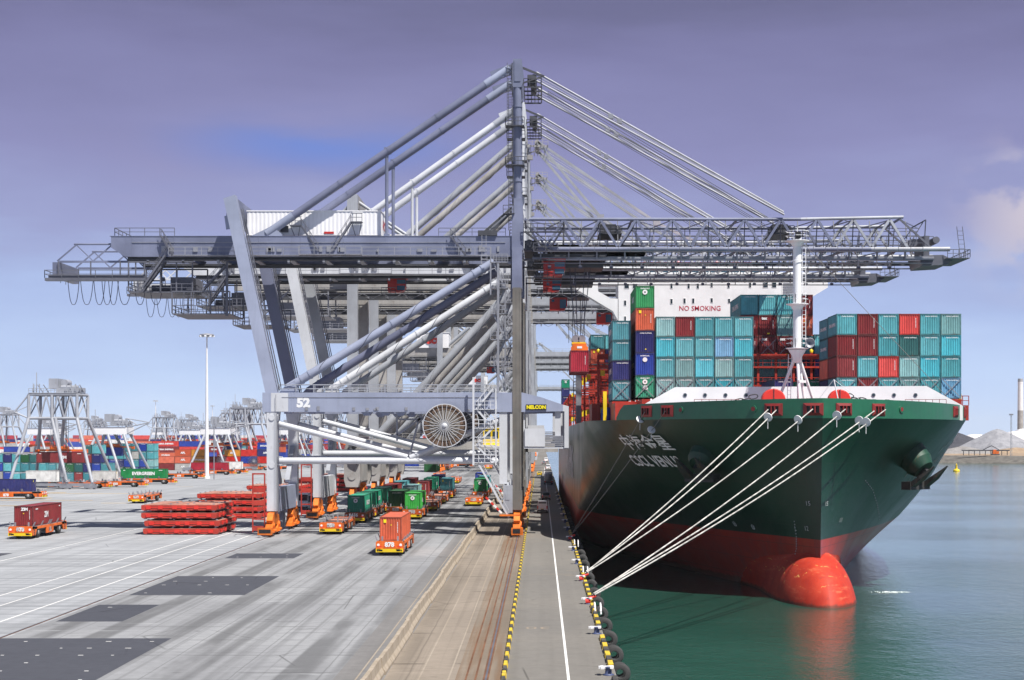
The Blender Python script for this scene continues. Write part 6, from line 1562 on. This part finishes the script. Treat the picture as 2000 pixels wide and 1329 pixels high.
for kd, x, y, lb in ((0, -127, 428, 'tall white stacking crane with open lattice head, nearest in the yard'), (1, -144.5, 547, 'white stacking crane with plain box girder, right of the tall lattice one'),
    (1, -126, 632, 'white box-girder stacking crane just right of the lamp post'), (0, -117, 650, 'white lattice-headed stacking crane beside the leaning crane leg'), (0, -283, 853, 'white stacking crane cut by the left photo edge'),
    (1, -196, 640, 'white stacking crane half hidden behind the nearest lattice crane'), (0, -250, 1150, 'small distant lattice stacking crane left of the lamp post'), (1, -190, 880, 'small distant box-girder stacking crane left of the lamp post'), (1, -300, 1000, 'small distant stacking crane left of the nearest lattice crane'), (0, -262, 1300, 'tiny lattice stacking crane farther left of the lamp post'), (1, -330, 1400, 'tiny box-girder stacking crane right of the second crane\'s girder'), (0, -225, 1500, 'tiny lattice stacking crane just left of the leaning crane leg'), (0, -150, 800, 'distant lattice stacking crane seen right of the lamp post'), (1, -118, 760, 'distant box-girder stacking crane between lamp post and leaning leg'), (0, -410, 1500, 'hazy lattice stacking crane on the horizon near the left edge'),
    (1, -450, 1900, 'hazy box-girder stacking crane on the horizon above the red boxes'), (0, -390, 1750, 'hazy lattice stacking crane midway along the left horizon'), (1, -270, 1650, 'hazy box-girder stacking crane on the horizon near the lamp post'), (0, -330, 2100, 'faintest lattice stacking crane on the left horizon'), (0, -232, 1000, 'distant lattice stacking crane behind the second crane girder'), (0, -345, 1250, 'small lattice stacking crane left of the nearest one, far back'),
    (1, -215, 1120, 'small box-girder stacking crane midway to the lamp post'), (0, -165, 1120, 'small lattice stacking crane close left of the lamp post'), (1, -160, 1000, 'small box-girder stacking crane just right of the lamp post'), (0, -128, 940, 'small lattice stacking crane between lamp post and crane leg'), (0, -88, 700, 'lattice stacking crane seen between the leaning crane\'s legs'), (1, -84, 820, 'box-girder stacking crane seen between the landside crane legs')):
    p = A1 if kd else A0; o = dup(p) if p.name in uz else p; uz.add(p.name); o.location = (x, y, 0); o['label'] = lb
# ------------------------------------------------------------------ lamp posts
def lamp(loc, h, label, rb=.75):
    k = empty('lamp_post', loc, 0, label, 'lamp post', 'high-mast lamp posts'); b = MB(); b.tube((0, 0, 0), (0, 0, h), rb, 14, r2=rb*.28); b.tube((0, 0, 0), (0, 0, .6), rb*1.4, 14); b.obj('pole', M['white'], k)
    b = MB(); b.lathe([(.3, h), (2.4, h+.2), (2.2, h+.6), (.3, h+.9), (0, h+.9)], n=16); b.obj('lamp_ring', M['galv'], k)
    for i in range(8): t = 2*math.pi*i/8; b = MB(); b.box(2.1*math.cos(t)-.35, 2.1*math.cos(t)+.35, 2.1*math.sin(t)-.35, 2.1*math.sin(t)+.35, h-.25, h+.2); b.obj('lamp', M['white_clean'], k)
x, y = G(404, 935); lamp((x, y, 0), 45.8, 'tall white lamp post left of the crane, nearest and tallest')
for px, py, lb in ((304, 783, 'distant lamp post above the white stacking crane'), (415, 793, 'distant thin lamp post just right of the tall one'), (434, 802, 'distant lamp post, smaller, right of the tall one'), (493, 800, 'distant lamp post beside the leaning crane leg')):
    Y = 32.5*F/(850-py); lamp(((px-VX)*Y/F, Y, 0), 46, lb, .9)
b = MB(); b.tube((0, 0, 0), (0, 0, 19), .16, 8); b.box(-.2, .9, -.2, .2, 10.5, 12); x, y = G(418, 937); tag(b.obj('signal_pole', M['galv'], None, (x, y, 0)), 'thin grey pole standing right beside the tall lamp post', 'pole')
# ------------------------------------------------------------------ far shore on the right
def heap(x, y, r, h, mat, name, label, cat, sx=1.5, seed=1):
    g = random.Random(seed); b = MB(); n, m = 60, 24; ph = [g.uniform(0, 6.28) for _ in range(6)]; vs = []
    for j in range(m+1):
        q = j/m
        for i in range(n):
            t = 2*math.pi*i/n; rad = r*q*(1+.10*math.sin(2*t+ph[0])+.05*math.sin(5*t+ph[1])); z = h*((1-q)**.92)*(1+.05*math.sin(9*t+ph[2])*q) - (.4 if q > .98 else 0); z -= h*.03*max(0, 1-q*9)
            vs.append((x+sx*rad*math.cos(t), y+rad*math.sin(t), z+.2*math.sin(17*t+ph[3]+q*9)*q))
    b.add(vs, [(j*n+i, (j+1)*n+i, (j+1)*n+(i+1) % n, j*n+(i+1) % n) for j in range(m) for i in range(n)], 0, True); return tag(b.obj(name, mat), label, cat, 'bulk heaps on the far shore')
def bulk_mat(name, a, c2):
    t = NT(name); co = t.coord(); n = t.noise(co, .25, 7, .7); s = t.noise(co, 1, 6, .7, sc=(.25, .25, .05), w=3)
    c = t.mix(t.smooth(n, .3, .7), a, c2); c = t.mix(t.math('MULTIPLY', t.smooth(s, .5, .7), .5), c, tuple(x*.5 for x in a)); t.l(c, t.b.inputs['Base Color']); t.b.inputs['Roughness'].default_value = .95; t.bump(n, .8, .5); return t.m
M['coal'] = bulk_mat('coal', (.035, .037, .05), (.06, .062, .078)); M['ash'] = bulk_mat('pale_ore', (.21, .215, .24), (.30, .305, .335)); M['sand'] = bulk_mat('sandy_soil', (.26, .18, .12), (.34, .26, .18)); M['rock'] = bulk_mat('riprap', (.07, .066, .06), (.16, .15, .135)); M['ash2'] = bulk_mat('grey_ore', (.20, .19, .19), (.28, .27, .265))
b = MB(); g = random.Random(4); n = 60; vs = []
for i in range(n+1):
    x = 180+i*24; y0 = 1085-(x-270)*.55 if x < 640 else 880; y0 = max(y0, 700)
    vs += [(x, y0, -7), (x, y0+4, -4.4), (x, y0+10, -2.6+g.uniform(-.2, .2)), (x, y0+26, .2+g.uniform(-.3, .3)), (x, y0+70, .8), (x, 7000, .8)]
b.add(vs, [(6*i+j, 6*i+6+j, 6*i+7+j, 6*i+j+1) for i in range(n) for j in range(5)], 0)
for f in range(len(b.f)): b.m[f] = 0 if f % 5 < 3 else 1
sh = b.obj('far_shore', [M['rock'], M['sand']]); struct(sh)
heap(*((1862-VX)*1300/F, 1300), 34, 17.5, M['coal'], 'coal_heap', 'dark blue-black coal heap behind the ship\'s anchor on the far shore', 'heap', 1.1, 3)
heap(*((1948-VX)*1250/F, 1250), 30, 19.5, M['ash'], 'ore_heap', 'large pale grey ore heap below the tall chimney', 'heap', 1.25, 5)
heap(*((1880-VX)*1150/F, 1150), 13, 6.2, M['ash2'], 'ore_heap', 'low grey-brown heap in front of the coal heap', 'heap', 2.0, 7)
heap(*((1985-VX)*1190/F, 1190), 12, 5.0, M['sand'], 'sand_heap', 'low sandy heap at the right photo edge', 'heap', 2.4, 8)
# chimney, lamp mast, tanks, conveyor, buoy
Y = 2500; x, z = W(1993, 740, Y); k = empty('chimney', (x, Y, 0), 0, 'tall power station chimney with pale top and grey base at the right edge', 'chimney')
b = MB(); b.tube((0, 0, 0), (0, 0, 52), 4.9, 20, r2=4.4); b.obj('lower_shaft', M['crane_beige'], k); b = MB(); b.tube((0, 0, 52), (0, 0, z-8), 4.4, 20, r2=3.9); b.tube((0, 0, z-8), (0, 0, z-5), 4.1, 20); b.obj('upper_shaft', M['white'], k); b = MB(); b.tube((0, 0, z-5), (0, 0, z), 3.9, 20); b.box(-7, 7, -6, 6, 0, 18); b.obj('base_block', M['crane_pale'], k)
Y = 1020; x, z = W(1975, 813, Y); k = empty('light_mast', (x, Y, .5), 0, 'thin lattice light mast standing in front of the pale heap', 'mast'); b = MB()
for s in (-.5, .5): b.beam((s, 0, 0), (s*.6, 0, z), .2)
for i in range(12): b.beam((-.5, 0, z*i/12), (.5, 0, z*(i+1)/12), .12)
b.obj('lattice', M['galv'], k); b = MB(); b.box(-1.2, 1.2, -.5, .5, z, z+.9); b.obj('lamp_head', M['galv'], k)
for px, w, c, h, lb in ((1906, 14, 'white', 5, 'white storage tank between the coal heap and the pale heap'), (1918, 10, 'c_skyblue', 4, 'low blue shed beside the white storage tank'), (1987, 14, 'white', 9, 'white storage tank near the foot of the chimney'), (2003, 12, 'white', 12, 'white storage tank right of the chimney foot')):
    Y = 2000; x = (px-VX)*Y/F; b = MB(); b.lathe([(w, 0), (w, h), (w*.5, h+1.6), (0, h+2)], n=24); tag(b.obj('storage_tank', M[c], None, (x, Y, 8)), lb, 'tank', 'tanks on the far shore')
b = MB(); b.box(-16, 16, -1, 1, 2.4, 3.2); 
for i in range(9): b.beam((-15+i*3.7, 0, -.5), (-15+i*3.7, 0, 2.6), .4)
b.beam((-2, 0, 3), (4, 0, 6), .5); b.beam((4, 0, 6), (9, 0, 3.2), .4); tag(b.obj('conveyor', M['dark_steel'], None, ((1925-VX)*1090/F, 1090, .8)), 'dark conveyor trestle in front of the pale heap', 'conveyor')
b = MB(); b.box(-2, 2, -1.5, 1.5, .8, 2.6); b.box(-2.4, 2.4, -1.6, 1.6, 0, .8, 1); b.box(-1.6, .4, -1.2, 1.2, 2.6, 3.6); tag(b.obj('excavator', [M['orange'], M['dark_steel']], None, ((1944-VX)*1060/F, 1060, .8)), 'small orange digger by the conveyor on the far shore', 'digger')
x, y = (1868-VX)*843/F, 843; k = empty('buoy', (x, y, -5), 0, 'yellow navigation buoy floating off the far shore', 'buoy')
b = MB(); b.lathe([(0, -.4), (1.6, -.4), (1.75, .2), (1.6, .9), (.9, 1.2), (.7, 1.3)], n=18); b.obj('float', M['yellow'], k); b = MB(); b.lathe([(.7, 1.2), (.45, 3.2), (.5, 3.3), (.2, 3.9), (0, 4.2)], n=12); b.obj('tower', M['yellow'], k)
# overboard discharge falling from the starboard bow
def foam_mat():
    t = NT('white_water_foam'); co = t.coord(); n = t.noise(co, 1.2, 6, .7); t.l(t.mix(t.smooth(n, .4, .6), (.35, .45, .45), (.85, .88, .9)), t.b.inputs['Base Color']); t.b.inputs['Roughness'].default_value = .6; return t.m
b = MB(); g = random.Random(6); cx, cy = (1738-VX)*195/F, 195
for i in range(130):
    a = g.uniform(0, 6.28); q = g.random()**.6; x = cx+2.6*q*math.cos(a); y = cy+1.3*q*math.sin(a); s = g.uniform(.04, .15)*(1.2-q); h = g.uniform(.01, .08)*(1.1-q)
    b.lathe([(s, -.02), (s*.7, h*.7), (0, h)], (x, y, WL+.02), n=6)
o = b.obj('water_splash', foam_mat()); tag(o, 'white splash of discharge water beside the red bulb', 'splash', kind='stuff')

# air over the harbour
b = MB(); b.box(-4700, 5200, -80, 9200, -11.0, 112.0)
hz = bpy.data.materials.new('harbour_haze'); hz.use_nodes = True; n_ = hz.node_tree.nodes; n_.clear()
o_ = n_.new('ShaderNodeOutputMaterial'); v_ = n_.new('ShaderNodeVolumePrincipled'); v_.inputs['Color'].default_value = (.93, .97, 1, 1); v_.inputs['Density'].default_value = .00004; v_.inputs['Anisotropy'].default_value = 0.
hz.node_tree.links.new(v_.outputs[0], o_.inputs['Volume'])
h_ = b.obj('haze', hz); tag(h_, kind='stuff')
